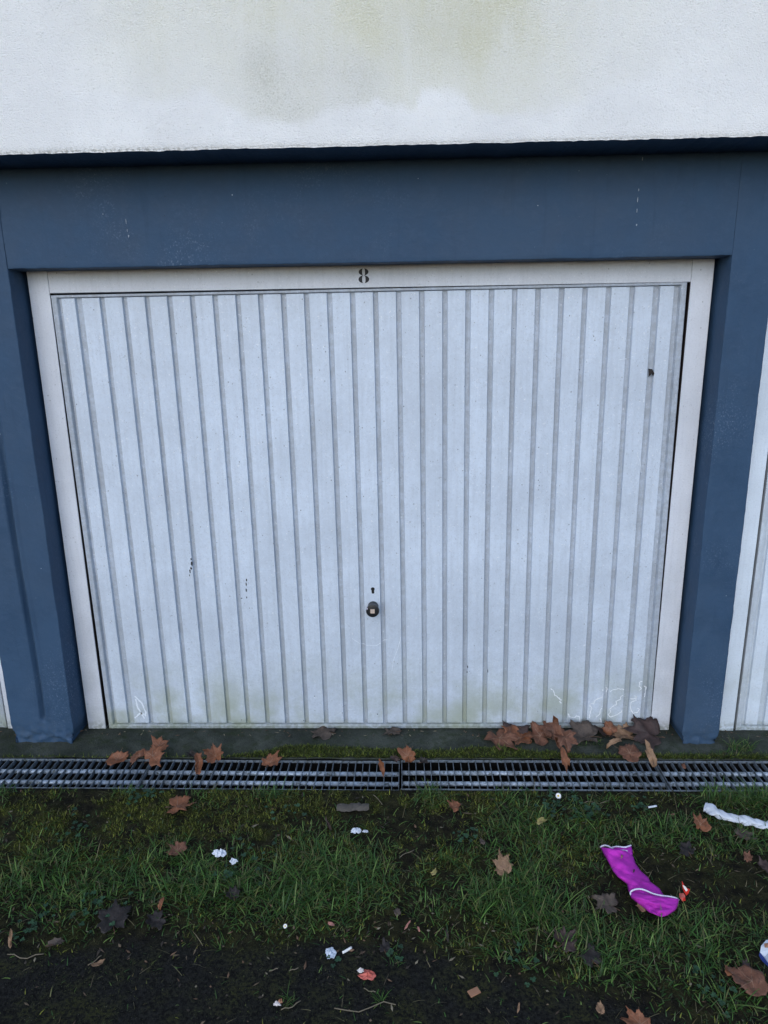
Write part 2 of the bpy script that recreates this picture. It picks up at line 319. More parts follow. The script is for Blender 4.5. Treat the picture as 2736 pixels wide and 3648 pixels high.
tag(mk('concrete_apron', V, F, M_CONC, smooth=True), kind='structure')
CH = tag(box('drain_channel', -10, 10, YF-.02, YB+.02, -.20, -.13, M_CHAN), kind='structure')
box('channel_wall', -10, 10, YB-.003, YB+.012, -.14, Z_DRAIN-.004, M_CHAN, CH); box('channel_wall', -10, 10, YF-.012, YF+.003, -.14, Z_DRAIN-.007, M_CHAN, CH)  # near-black boxes over the cut faces of apron and ground

# ------------------------------------------------------------------ building
B = empty('garage_building', (0, 0, 0)); tag(B, 'garage block with white rendered upper wall, blue painted lintel and blue pillars', 'building')
LIN = 1.8855; WALLZ = 2.209; YW = -.29
# upper wall: front grid, ragged lower edge, underside, top and sides
xs = np.r_[-9, -6, -4, np.arange(-2.6, 2.65, .0125), 4, 6, 9]; zs = np.r_[0, .004, .010, np.arange(.022, .9, .0125), 1.2, 1.8, 3.2]
X, Zz = np.meshgrid(xs, zs, indexing='ij')
edge = (fbm(X*11, X*0, 51)-.5)*.0028 + (fbm(X*60, X*0, 52)-.5)*.004
Zw = WALLZ + Zz + edge*np.exp(-Zz/.012); Yw = YW + .004*np.exp(-Zz/.005) + (fbm(X*5, Zw*5, 53)-.5)*.004 + (fbm(X*70, Zw*70, 54)-.5)*.0016
V = np.c_[X.ravel(), Yw.ravel(), Zw.ravel()]; nv = len(zs); F = grid_faces(len(xs), nv, flip=True); nb = len(V)
for yy, col in ((.3, 0), (.3, nv-1)): V = np.r_[V, np.c_[xs, np.full(len(xs), yy), Zw[:, col]]]
for i in range(len(xs)-1):
    a = i*nv; F.append((a, a+nv, nb+i+1, nb+i)); a = i*nv+nv-1; c = nb+len(xs)+i; F.append((a, c, c+1, a+nv)); F.append((nb+i, nb+i+1, c+1, c))
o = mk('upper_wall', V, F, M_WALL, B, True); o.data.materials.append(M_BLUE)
nf = (len(xs)-1)*(nv-1)
for i in range(nf, len(F), 3): o.data.polygons[i].material_index = 1; o.data.polygons[i].use_smooth = False      # painted soffit
st = np.zeros((len(V), 3), np.float32); x, z = .138+(V[:nb, 0]-.138)/.963, 1.637+(V[:nb, 2]-1.637)/.963
bz = np.interp(x, [-.9, -.62, -.50, -.43, -.36, -.30, -.18, -.10, -.03, .03, .06, .10, .18, .20, .33, .37, .45, .60, .9], [2.40, 2.37, 2.40, 2.36, 2.31, 2.295, 2.29, 2.33, 2.335, 2.345, 2.355, 2.325, 2.335, 2.375, 2.365, 2.325, 2.305, 2.31, 2.4])
bz = bz + (fbm(x*18, z*18, 61)-.5)*.05
body = np.interp(x, [-.95, -.6, -.35, -.1, .2, .5, .7, 1.0], [0, .45, .62, .62, .95, .85, .35, .06])
body = body*(.55+.45*sstep(2.3, 2.62, z))+.10*sstep(2.35, 2.7, z)
st[:nb, 0] = .95*body*sstep(-.012, .03, z-bz)*(.6+.6*fbm(x*8, z*5, 63))
gsn = lambda cx, cz, rx, rz: np.exp(-((x-cx)/rx)**2-((z-cz)/rz)**2)
st[:nb, 1] = np.clip((.42*gsn(-.31, 2.46, .06, .08)+.34*gsn(-.27, 2.38, .10, .10)+.34*gsn(0.0, 2.40, .07, .08)+.25*gsn(-.18, 2.33, .12, .04)+.2*gsn(.3, 2.55, .2, .12)+.16*gsn(.1, 2.35, .05, .03)+.15*gsn(-.12, 2.45, .2, .05))*sstep(-.01, .02, z-bz), 0, 1)
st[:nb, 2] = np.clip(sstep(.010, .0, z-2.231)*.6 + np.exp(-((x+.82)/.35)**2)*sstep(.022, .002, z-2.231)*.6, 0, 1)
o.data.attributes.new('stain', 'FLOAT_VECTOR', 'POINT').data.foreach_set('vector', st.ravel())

def rounded_profile(x0, x1, yf, yb, r=.0032, extra=()):
    P = [(x0, yb), (x0, (yb+yf)/2)]+[(x0+r-r*math.cos(a), yf+r-r*math.sin(a)) for a in np.linspace(0, math.pi/2, 4)]
    n = max(2, int((x1-x0)/.006)); P += [(t, yf) for t in np.linspace(x0+r, x1-r, n+1)[1:-1]]
    P += [(x1-r+r*math.sin(a), yf+r-r*math.cos(a)) for a in np.linspace(0, math.pi/2, 4)]+[(x1, (yb+yf)/2), (x1, yb)]
    return np.array(P)
def pillar(x0, x1, rough_base, chase=None, fine=True):
    P = rounded_profile(x0, x1, -.1, .22) if fine else np.array([(x0, .22), (x0, -.1), (x1, -.1), (x1, .22)])
    zz = np.r_[-.03, np.arange(.0, .22, .008), np.arange(.22, 2.34, .02)] if fine else np.array([-.03, 2.34])
    PX = np.tile(P[:, 0], (len(zz), 1)); PY = np.tile(P[:, 1], (len(zz), 1)); PZ = np.tile(zz[:, None], (1, len(P)))
    if fine:
        front = sstep(.0, -.09, PY); s = PX+PY
        PY = PY + front*((fbm(PX*7, PZ*4, 71)-.5)*.007 + (fbm(s*35, PZ*35, 72)-.5)*.002)
        cx = (x0+x1)/2; side = np.sign(PX-cx)*(np.abs(PX-cx) > (x1-x0)/2-.007)
        PX = PX + side*((fbm(PZ*4, PY*6, 73)-.5)*.004 + (fbm(PZ*45, PY*45, 74)-.5)*.0035)
        lo = sstep(rough_base, 0, PZ)
        PY = PY + front*lo*((fbm(s*30, PZ*38, 75)-.55)*.034+.006); PX = PX + side*lo*((fbm(PZ*26, PY*26, 76)-.5)*.018-.012*lo)
        bot = (PZ <= .0001); PZ = np.where((PZ < .04), PZ + (fbm(PX*14+PY*9, PX*0, 77)-.35)*.018*(1-np.clip(PZ, 0, .04)/.04), PZ)
        if chase is not None:
            wgt = np.exp(-((PX-chase-.004*np.sin(PZ*5))/.0095)**4)*sstep(.085, .11, PZ)*sstep(1.60, 1.0, PZ)
            PY = PY + front*wgt*.022 - front*np.exp(-((PX-chase-.020-.004*np.sin(PZ*5))/.007)**2)*.004*sstep(.085, .11, PZ)*sstep(1.5, 1.0, PZ)
    V = np.c_[PX.ravel(), PY.ravel(), PZ.ravel()]
    return mk('pillar', V, grid_faces(len(zz), len(P), flip=True), M_BLUE, B, True)
pillar(-1.527, -1.262, .10, -1.386); pillar(1.264, 1.412, .06)
pillar(-9, -4.06, .05, fine=False); pillar(3.97, 9, .05, fine=False)
def lintel(x0, x1):
    n = max(4, int((x1-x0)/.012)); xx = np.linspace(x0, x1, n)
    P = [(.22, LIN), (0, LIN), (-.05, LIN), (-.088, LIN)]+[(-.0965+.003-.003*math.sin(a), LIN+.003-.003*math.cos(a)) for a in np.linspace(0, math.pi/2, 4)]+[(-.0965, t) for t in np.arange(LIN+.018, 2.32, .02)]
    P = np.array(P); PX = np.tile(xx[:, None], (1, len(P))); PY = np.tile(P[:, 0], (n, 1)); PZ = np.tile(P[:, 1], (n, 1))
    fr = sstep(-.08, -.095, PY); low = np.exp(-(PZ-LIN)/.01)*sstep(-.03, -.09, PY)
    PZ = PZ + low*((fbm(PX*9, PX*0, 81)-.5)*.003+(fbm(PX*70, PX*0, 82)-.5)*.004); PY = PY + fr*((fbm(PX*4, PZ*5, 83)-.5)*.007+(fbm(PX*30, PZ*30, 84)-.5)*.0016)
    return mk('lintel', np.c_[PX.ravel(), PY.ravel(), PZ.ravel()], grid_faces(n, len(P), flip=True), M_BLUE, B, True)
lintel(-1.2625, 1.2645); lintel(-4.061, -1.526); lintel(1.411, 3.971)
box('dark_backing', -4.4, 4.4, .16, .21, -.03, 2.3, M_DARK, B)  # near-black backing added behind the doors, stands in for the unlit interior
# drips of white paint on the lintel
def blotch(name, cx, cz, w_, h_, y, m, parent, seed, n=12):
    r = random.Random(seed); V = [(cx, y, cz)]
    for k in range(n):
        a = 2*math.pi*k/n; q = r.uniform(.6, 1.2); V.append((cx+math.cos(a)*w_*q/2, y, cz+math.sin(a)*h_*q/2))
    return mk(name, V, [(0, 1+(k+1) % n, 1+k) for k in range(n)], m, parent)
for i, (cx, cz, w_, h_) in enumerate([(-.822, 2.035, .002, .02), (-.821, 2.005, .002, .012), (-.818, 1.987, .004, .01), (.936, 2.195, .0035, .012), (.930, 2.07, .003, .022), (.930, 2.035, .0025, .012), (.932, 1.99, .004, .008), (.19, 2.15, .004, .004), (.931, 2.10, .0025, .01), (-.9, 2.06, .004, .004)]):
    blotch('paint_drip', cx, cz, w_, h_, -.1005, M_DRIP, B, i)

# ------------------------------------------------------------------ garage doors
PITCH, GW = .0847, .0205
def rib_mesh(w_, z0, z1, sl=.0026, d=.0115):
    rings = []; 
    for e, y in ((0, d), (-.0012*0+sl*.80, .0012), (sl, .0003), (sl+.0012, 0)):
        ez = e*.55; rings.append([(-w_/2-sl+e, y, z0-.002+ez), (w_/2+sl-e, y, z0-.002+ez), (w_/2+sl-e, y, z1+.002-ez), (-w_/2-sl+e, y, z1+.002-ez)])
    V = sum(rings, []); F = []
    for i in range(3):
        for k in range(4): F.append((i*4+k, i*4+(k+1) % 4, (i+1)*4+(k+1) % 4, (i+1)*4+k))
    F.append((12, 13, 14, 15)); me = bpy.data.meshes.new('rib'); me.from_pydata(V, [], F); me.update(); return me
def garage_door(cx, zb, lean, sag, dx, mats, label):
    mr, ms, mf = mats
    # the pressed sheet: flat recessed field with bevelled rim on all sides, hung slightly out of square
    T = lambda x, z: (x+dx-lean*z, z+sag*x)
    ex = [(-1.1655, .022), (-1.1655, .003), (-1.1635, .0015), (-1.148, .0015), (-1.1455, .0035), (-1.1405, .0145)]
    top = [(1.8045, .022), (1.8045, .003), (1.803, .0015), (1.7965, .0015), (1.7955, .003), (1.7935, .0145)]; bot = [(-.001, .022), (-.001, .004), (.002, .0015), (.013, .0008), (.019, .003), (.0225, .0145)]
    V = []; F = []
    for i in range(6):
        (x0, y0), (zt, yt), (zb_, yb_) = ex[i], top[i], bot[i]
        for x, y, z in ((x0, yb_, zb_), (-x0, yb_, zb_), (-x0, yt, zt), (x0, yt, zt)): q = T(x, z); V.append((q[0], y, q[1]))
    for i in range(5):
        for k in range(4): F.append((i*4+k, i*4+(k+1) % 4, (i+1)*4+(k+1) % 4, (i+1)*4+k))
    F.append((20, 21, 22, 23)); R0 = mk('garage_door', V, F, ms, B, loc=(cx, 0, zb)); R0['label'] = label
    box('frame_post', -1.25, -1.1735, 0, .06, -.004, 1.96, mf, R0, .0018); box('frame_post', 1.172, 1.25, 0, .06, -.004, 1.96, mf, R0, .0018)
    box('frame_header', -1.1730, 1.1715, .0015, .055, 1.8085, 1.96, mf, R0, .0018)
    full = rib_mesh(PITCH-GW, .027, 1.7915); narrow = rib_mesh(.049, .027, 1.7915)
    full.materials.append(mr); narrow.materials.append(mr)
    rr = random.Random(int(cx*100)+5)
    for x, me in [(-.1413+GW+(PITCH-GW)/2+k*PITCH+.002, full) for k in range(-11, 14)]+[(-1.1035, narrow), (1.096, narrow)]:
        o = link('rib', me, mr, R0, (x+dx, .0028+rr.uniform(0, .0006), sag*x)); o.rotation_euler = (rr.uniform(-.0004, .0004), -lean+rr.uniform(-.0003, .0003), 0)
    return R0
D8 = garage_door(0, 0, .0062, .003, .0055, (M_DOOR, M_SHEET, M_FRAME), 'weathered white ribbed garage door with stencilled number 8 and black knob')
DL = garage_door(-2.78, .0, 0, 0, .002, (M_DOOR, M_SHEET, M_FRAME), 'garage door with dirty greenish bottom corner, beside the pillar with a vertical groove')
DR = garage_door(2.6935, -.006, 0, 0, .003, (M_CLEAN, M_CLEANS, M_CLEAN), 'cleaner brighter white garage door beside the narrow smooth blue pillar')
# shade in the gaps beside the doors, built as dark red-brown strips
for DD in (D8, DL, DR):      # strips added on the posts' inner faces as painted shade
    box('gap_shade', 1.1703, 1.1722, .0035, .056, .002, 1.8075, M_GAPSHADE, DD); box('gap_shade', -1.1737, -1.1724, .0035, .056, .002, 1.8075, M_GAPSHADE, DD)
# number 8 (four stencilled crescents)
def crescent(cx, cz, rx, ry, ix, gap, side):
    V = []; n = 16
    for k in range(n+1):
        a = -math.pi/2+math.pi*k/n; V.append((cx+side*max(rx*math.cos(a), gap), 0, cz+ry*math.sin(a)))
    for k in range(n+1):
        a = math.pi/2-math.pi*k/n; V.append((cx+side*max(ix*abs(math.cos(a))**.45, gap), 0, cz+ry*.97*math.sin(a)))
    return V
V = []; F = []
for cx, cz, rx, ry, ix in ((-.0070, 1.8632, .0178, .0120, .0052), (-.0066, 1.8376, .0195, .0134, .0060)):
    for s in (-1, 1):
        c = crescent(cx, cz, rx, ry, ix, .0012, s); b0 = len(V); V += c; n = len(c)//2
        for k in range(n-1): F.append((b0+k, b0+k+1, b0+2*n-2-k, b0+2*n-1-k))
tag(mk('number_eight', [(x, .0006, z) for x, _, z in V], F, M_INK, D8), 'black stencilled digit 8')
# lock knob, keyhole
kx, kz = .003, .563
K = lathe('door_knob', [(.0215, .003), (.0215, -.002), (.0205, -.006), (.0195, -.014), (.0190, -.024), (.0210, -.033), (.0255, -.0385), (.0265, -.041), (.0265, -.050), (.0258, -.0515), (.0245, -.052)], M_BLACK, D8, 26, (kx, 0, kz))
b = box('badge', kx-.0085, kx+.0085, -.0532, -.0518, kz-.0088, kz+.0088, M_BADGE, D8)
mk('chip', [(-.0265, -.047, .003), (-.0235, -.0524, .0045), (-.0195, -.0524, .0105), (-.0215, -.0524, .015), (-.0225, -.047, .0145), (-.0255, -.047, .009)], [(0, 1, 2, 3, 4, 5)], M_TRIM, D8, loc=(kx, 0, kz))
V = [(0.003+.0078*math.sin(a)*1.0, .0022, .6375+.0078*math.cos(a)) for a in np.linspace(-2.35, 2.35, 16)]+[(.0088, .0022, .620), (.0065, .0022, .6178), (.0005, .0022, .6178), (-.0018, .0022, .6205)]
mk('keyhole', V, [tuple(range(len(V)))[::-1]], M_DARK, D8)
# paint chips
def chips(pts, seed):
    for i, (u, v, w_, h_) in enumerate(pts):
        p = on_wall(u, v, .002); blotch('paint_chip', p[0], p[2], w_, h_, .0021, M_INK, D8, seed+i, 9)
chips([(681, 1992, .006, .012), (683, 2008, .010, .022), (680, 2025, .009, .012), (677, 2036, .006, .018), (675, 2050, .004, .010), (670, 2105, .003, .003), (878, 2066, .006, .014), (877, 2082, .006, .018), (877, 2102, .006, .014), (879, 2128, .005, .010), (861, 2131, .008, .005), (885, 2077, .003, .003), (1666, 2375, .004, .016), (1664, 2395, .004, .01), (1738, 2390, .004, .02),
       (1120, 2480, .005, .005), (1345, 2544, .006, .006), (1518, 2465, .004, .004), (1220, 2540, .005, .004), (700, 1130, .003, .004), (1690, 1150, .003, .003), (2050, 1500, .003, .003), (1830, 1170, .004, .003), (1000, 1700, .003, .003), (860, 2565, .004, .004), (1082, 2567, .005, .004)], 300)
def door_y(x):
    t = ((x+.1413-.0052) % PITCH)
    return .0142 if t < GW-.002 and -1.08 < x < 1.07 else .0024
def ribbon(name, pts, w_, m, parent, jit=0.0, seed=0):
    r = random.Random(seed); Q = []
    for (a, b) in zip(pts[:-1], pts[1:]):
        a = np.array(a); b = np.array(b); n = max(1, int(np.linalg.norm(b-a)/.0045))
        for k in range(n): Q.append(a+(b-a)*k/n+np.array([r.uniform(-jit, jit), r.uniform(-jit, jit)]))
    Q.append(np.array(pts[-1])); V = []
    for i, q in enumerate(Q):
        d = Q[min(i+1, len(Q)-1)]-Q[max(i-1, 0)]; d = d/(np.linalg.norm(d)+1e-9); n = np.array([-d[1], d[0]])*w_*r.uniform(.3, .62)
        for s in (-1, 1): p = q+s*n; V.append((p[0], door_y(p[0]), p[1]))
    return mk(name, V, [(2*i, 2*i+1, 2*i+3, 2*i+2) for i in range(len(Q)-1)], m, parent)
TR = [[(195, 235), (225, 250), (245, 310), (290, 345), (325, 365), (300, 385), (335, 405)], [(810, 200), (790, 260), (800, 290), (780, 335), (740, 345), (690, 375), (685, 410), (650, 400)], [(640, 420), (665, 455), (645, 500), (640, 570)],
      [(795, 395), (790, 430), (760, 480), (755, 520), (715, 560)], [(875, 265), (900, 250), (950, 238), (1000, 240), (1040, 245), (1030, 290), (1040, 340)], [(1035, 310), (1000, 320), (985, 355), (940, 380), (945, 410), (900, 440), (870, 470), (875, 500), (850, 530)],
      [(850, 530), (880, 560), (940, 535), (1000, 500), (1020, 460), (1030, 420)], [(1105, 345), (1150, 350), (1180, 325), (1150, 315)], [(1180, 325), (1165, 365), (1115, 390), (1105, 440), (1115, 490), (1140, 515), (1190, 500), (1210, 475), (1180, 455)],
      [(1240, 150), (1210, 165), (1205, 205), (1230, 235), (1205, 255)], [(1255, 200), (1280, 220), (1270, 280), (1265, 330)], [(395, 520), (410, 555), (470, 565), (490, 540), (525, 550), (530, 610)], [(785, 555), (765, 570), (770, 620)], [(835, 235), (850, 250), (840, 290)]]
for i, t in enumerate(TR):
    P = [on_wall(1900+a*.3134, 2380+b*.3134, .002) for a, b in t]
    ribbon('pale_trail', [(p[0], p[2]) for p in P], .0038, M_TRAIL, D8, .0018, i)
for i, t in enumerate([[(480, 2480), (505, 2505), (520, 2540), (517, 2552)], [(483, 2490), (490, 2520), (515, 2560)], [(480, 2558), (500, 2540), (515, 2545)]]):
    ribbon('pale_smear', [(p[0], p[2]) for p in (on_wall(u, v, .002) for u, v in t)], .007, M_SCRATCH, D8, .001, 40+i)
for i, t in enumerate([[(1428, 2270), (1418, 2310), (1402, 2350), (1396, 2390)], [(1255, 2275), (1290, 2298), (1340, 2300), (1380, 2278)], [(2270, 1612), (2282, 1650), (2284, 1690)], [(2205, 1282), (2232, 1278)]]):
    ribbon('fine_scratch', [(p[0], p[2]) for p in (on_wall(u, v, .002) for u, v in t)], .0020, M_SCRATCH, D8, .0003, 60+i)

# ------------------------------------------------------------------ drain gratings
def bar_mesh(name, x0, x1, y0, y1, z0, z1):
    V = [(x, y, z) for x in (x0, x1) for y in (y0, y1) for z in (z0, z1)]; me = bpy.data.meshes.new(name)
    me.from_pydata(V, [], [(0, 1, 3, 2), (4, 6, 7, 5), (0, 4, 5, 1), (2, 3, 7, 6), (0, 2, 6, 4), (1, 5, 7, 3)]); me.update(); me.materials.append(M_STEEL); return me
GL = 1.0105; NB = 35
BAR = bar_mesh('bar', -.0010, .0010, YF+.0065, YB-.0045, -.018, -.0005); RAIL = bar_mesh('rail', .0006, GL-.0006, -.0014, .0014, -.009, .0008)
def rod_mesh():
    V = []; n = 9
    for x in (.004, GL-.004):
        for k in range(n): a = math.pi*k/(n-1); V.append((x, -.0105*math.cos(a), -.0185+.0120*math.sin(a)))
    F = [(k, k+1, n+k+1, n+k) for k in range(n-1)]+[tuple(range(n))[::-1], tuple(range(n, 2*n)), (0, n, 2*n-1, n-1)]
    me = bpy.data.meshes.new('rod'); me.from_pydata(V, [], F); me.polygons.foreach_set('use_smooth', [i < n-1 for i in range(len(F))]); me.update(); me.materials.append(M_ROD); return me
ROD = rod_mesh()
GRL = {-3: None, -2: 'steel drain grating in front of the left door and left part of its blue pillar', -1: 'steel drain grating section under three groups of fallen leaves', 0: 'steel drain grating section running from the upright curled leaves past the white daisy', 1: 'steel drain grating section in front of the narrow blue pillar', 2: None}
GLAB = ['steel drain grating section in front of the dirty neighbouring garage door', 'steel drain grating section in front of the wide grooved blue pillar', 'steel drain grating section with two clumps of brown leaves on its back edge',
        'steel drain grating section in front of the leaf heap, right of the curled upright leaves', 'steel drain grating section in front of the narrow smooth blue pillar', 'steel drain grating section in front of the cleaner neighbouring garage door']
for q, k in enumerate(range(-3, 3)):
    x0 = .112+k*1.012; r = random.Random(90+k)
    R0 = empty('drain_grating', (x0, r.uniform(-.0015, .0015), Z_DRAIN+(-.004 if k == -1 else r.uniform(-.0015, .001)))); R0.rotation_euler = (r.uniform(-.012, .012), r.uniform(-.002, .002), r.uniform(-.0018, .0018))
    tag(R0, GLAB[q], 'drain grating', 'drain gratings along the doors')
    link('rail', RAIL, M_STEEL, R0, (0, YB-.0045, 0)); link('rail', RAIL, M_STEEL, R0, (0, YF+.0065, 0))
    for i in range(NB):
        o = link('bar', BAR, M_STEEL, R0, (.003+(GL-.006)*i/(NB-1)+r.uniform(-.0006, .0006), 0, 0)); o.rotation_euler = (0, r.uniform(-.03, .03), r.uniform(-.008, .008))
    for y in (-.258, -.322): 
        o = link('rod', ROD, M_ROD, R0, (0, y+r.uniform(-.003, .003), r.uniform(-.001, .001))); o.rotation_euler = (0, 0, r.uniform(-.002, .002))

# ------------------------------------------------------------------ plants (too many to count)
def blades(n, dens, xr, yr, ln, wd, tilt, cols, seed, zfun, seg=3, droop=1.0, lenmod=None):
    r = np.random.default_rng(seed); x = r.uniform(*xr, n); y = r.uniform(*yr, n)
    k = r.random(n) < dens(x, y); x, y = x[k], y[k]; n = len(x)
    L = r.uniform(*ln, n)*r.uniform(.7, 1.3, n)
    if lenmod is not None: L = L*lenmod(x, y)
    W = r.uniform(*wd, n); az = r.uniform(0, 2*np.pi, n); th = r.uniform(.12, 1.0, n)**.8*tilt*1.45; th = np.minimum(th, 1.45); bend = r.uniform(.2, 1.1, n)*droop
    z = zfun(x, y)-.002; side = np.c_[-np.sin(az), np.cos(az), np.zeros(n)]; P = np.c_[x, y, z]; pts = [P]
    for i in range(seg):
        a = np.minimum(th+bend*(i+.5)/seg, 2.0); d = np.c_[np.cos(az)*np.sin(a), np.sin(az)*np.sin(a), np.cos(a)]; P = P+d*(L/seg)[:, None]; pts.append(P)
    V = []
    for i, p in enumerate(pts[:-1]):
        ww = (W*(1-.55*(i/seg)**1.5)/2)[:, None]*side; V += [p-ww, p+ww]
    V.append(pts[-1]); m = len(V); V = np.stack(V, 1).reshape(-1, 3); b = np.arange(n)*m; F = []
    for i in range(seg-1):
        F += [np.c_[b+2*i, b+2*i+1, b+2*i+3], np.c_[b+2*i, b+2*i+3, b+2*i+2]]
    i = seg-1; F.append(np.c_[b+2*i, b+2*i+1, b+2*i+2]); F = np.concatenate(F)
    C = np.array(cols)[r.integers(0, len(cols), n)]*r.uniform(.5, 1.5, n)[:, None]; C = np.repeat(C[:, None], m, 1).reshape(-1, 3)
    return V, F, C
def merge(parts):
    V = []; F = []; C = []; o = 0
    for v, f, c in parts: V.append(v); F.append(f+o); C.append(c); o += len(v)
    return np.concatenate(V), np.concatenate(F), np.concatenate(C)
XR, YR = (-2.5, 2.7), (-1.75, YF-.004)
GC = [(.032, .088, .014), (.046, .116, .018), (.024, .068, .015), (.074, .150, .026), (.118, .185, .044), (.036, .094, .018), (.105, .110, .034)]
lush = lambda x, y: .55+.75*np.minimum(grass_d(x, y), 1)
parts = [blades(150000, lambda x, y: grass_d(x, y)*.9, XR, YR, (.020, .055), (.0020, .0040), .95, GC, 1, gz, 3, 1.2, lush),
         blades(17000, lambda x, y: grass_d(x, y)**2*.8, XR, YR, (.045, .09), (.0020, .0040), .95, GC, 2, gz, 4, 1.4, lush)]
def clumps(n, seed, xr, yr, zf, dens, ln, cols, per=16, spread=.012):
    r = np.random.default_rng(seed); cx = r.uniform(*xr, n); cy = r.uniform(*yr, n); k = r.random(n) < dens(cx, cy); cx, cy = cx[k], cy[k]
    P = []
    for a, b in zip(cx, cy):
        s = spread*r.uniform(.6, 1.6); P.append(blades(per, lambda x, y: np.ones(len(x)), (a-s, a+s), (b-s, b+s), ln, (.0012, .0024), .7, cols, int(r.integers(1e9)), zf, 3, 1.2))
    return merge(P)
parts.append(blades(110000, lambda x, y: np.minimum(grass_d(x, y)*1.5, .9)+.03*(1-tarmac(x, y)), XR, YR, (.010, .024), (.0016, .0034), 1.0, [tuple(q*.55 for q in c) for c in GC], 4, gz, 2, .8))
parts.append(clumps(420, 3, XR, YR, gz, lambda x, y: .12+.3*grass_d(x, y), (.02, .05), GC))
# tufts growing over the drain front edge
for u, v, n_, l_ in [(960, 2815, 60, .07), (1530, 2830, 55, .075), (460, 2790, 45, .05), (10, 2810, 40, .06), (1800, 2830, 40, .05), (2190, 2850, 30, .07), (2560, 2830, 120, .07), (2690, 2825, 150, .08), (720, 2820, 25, .05), (1990, 2840, 40, .035), (250, 2820, 25, .03)]:
    p = on_ground(u, v); parts.append(blades(n_, lambda x, y: np.ones(len(x)), (p[0]-.05, p[0]+.05), (min(p[1], YF-.03)-.03, min(p[1], YF-.03)+.02), (l_*.5, l_), (.0015, .003), .7, GC, u, gz, 4, 1.2))
tag(tri_mesh('grass', *(lambda a: (a[0], a[1], M_GRASS, a[2]))(merge(parts))), 'green grass growing in patches between drain and tarmac', 'grass', kind='stuff')
tag(tri_mesh('dead_grass', *(lambda a: (a[0], a[1], M_STRAW, a[2]))(merge([
    blades(16000, lambda x, y: .04+.35*grass_d(x, y)+.22*(1-tarmac(x, y))*sstep(.1, .7, x), XR, YR, (.02, .06), (.001, .002), 1.2, [(.16, .14, .07), (.11, .10, .05), (.20, .17, .10), (.07, .06, .035)], 5, gz, 3, .7),
    blades(900, lambda x, y: tarmac(x, y)*.3+.05, XR, YR, (.012, .045), (.001, .0022), 1.4, [(.08, .065, .04), (.12, .10, .065), (.05, .04, .028)], 6, gz, 3, .4)]))),
    'dry straw-coloured grass blades lying among the green grass', 'dead grass', kind='stuff')
MC = [(.066, .080, .010), (.105, .120, .014), (.042, .056, .010), (.056, .044, .014), (.155, .170, .024)]
zmoss = lambda x, y: gz(x, y)+.001
tag(tri_mesh('moss', *(lambda a: (a[0], a[1], M_MOSS, a[2]))(merge([
    blades(230000, lambda x, y: moss_d(x, y)*.95, XR, YR, (.007, .020), (.0016, .0034), .7, MC, 11, zmoss, 2, .8),
    blades(60000, lambda x, y: (1-tarmac(x, y))*.5*bare(x, y)+.08, XR, YR, (.004, .010), (.0014, .003), .9, [(.028, .024, .012), (.020, .017, .010), (.034, .036, .010)], 12, zmoss, 2, .8),
    blades(150000, lambda x, y: tarmac(x, y)*.8*sstep(.40, .60, fbm(x*6, y*6, 33)*.7+fbm(x*30, y*30, 34)*.3), XR, YR, (.003, .006), (.0014, .003), .8, [(.026, .034, .010), (.044, .052, .013), (.012, .014, .007), (.008, .008, .006)], 13, zmoss, 2, .8)]))),
    'olive green moss covering the soil below the drain', 'moss', kind='stuff')
def amoss(x, y):
    edge = np.interp(x, [-2.5, -.62, -.5, -.35, .0, .2, .45, .7, .8, 1.05, 1.1, 1.5, 1.75, 2.5], [0, 0, .022, .055, .05, .035, .055, .045, .02, .012, .02, .02, .03, .02])*(.55+.9*fbm(x*12, x*0, 47))
    return sstep(0.006, -.008, (y-(YB+.004))-edge)
cush = lambda x, y: apron_z(x, y)+.014*amoss(x, y)*fbm(x*40, y*40, 49)
AM = [(.040, .062, .008), (.085, .120, .014), (.022, .036, .008), (.150, .180, .030), (.030, .028, .010)]
ap = [blades(90000, lambda x, y: amoss(x, y), (-2.4, 2.4), (YB+.002, -.12), (.005, .020), (.0016, .0032), .75, AM, 14, cush, 2, .8),
      blades(9000, lambda x, y: sstep(.5, .7, fbm(x*9, y*9, 48))*.6, (-2.3, 2.3), (-.18, .01), (.004, .009), (.0015, .003), .8, [(.035, .045, .012), (.05, .06, .014)], 15, apron_z, 2, .8)]
tag(tri_mesh('apron_moss', *(lambda a: (a[0], a[1], M_MOSS, a[2]))(merge(ap))), 'bright moss cushion along the back edge of the drain grating', 'moss', kind='stuff')
one = lambda x, y: np.ones(len(x))
ag = []
for u, v, n_, l_, s_ in [(2640, 2670, 120, .07, .04), (2590, 2690, 60, .05, .04), (2480, 2700, 60, .03, .06), (2400, 2705, 40, .025, .05), (2550, 2705, 60, .03, .05), (2700, 2700, 70, .035, .05), (1870, 2695, 60, .03, .06), (1820, 2690, 40, .03, .05), (2100, 2655, 60, .03, .05), (1560, 2690, 30, .035, .03), (1160, 2690, 25, .03, .03), (2140, 2700, 30, .025, .05), (1650, 2690, 30, .03, .05)]:
    p = on_ground(u, v, -.012); y_ = min(max(p[1], YB+.02), -.02); ag.append(blades(n_, one, (p[0]-s_, p[0]+s_), (y_-.018, y_+.02), (l_*.5, l_), (.0013, .0026), .75, GC+[(.16, .15, .07)], u+v, apron_z, 3, 1.2))
tag(tri_mesh('edge_grass', *(lambda a: (a[0], a[1], M_GRASS, a[2]))(merge(ag))), 'short grass tufts rooted in the concrete strip behind the drain', 'grass', kind='stuff')
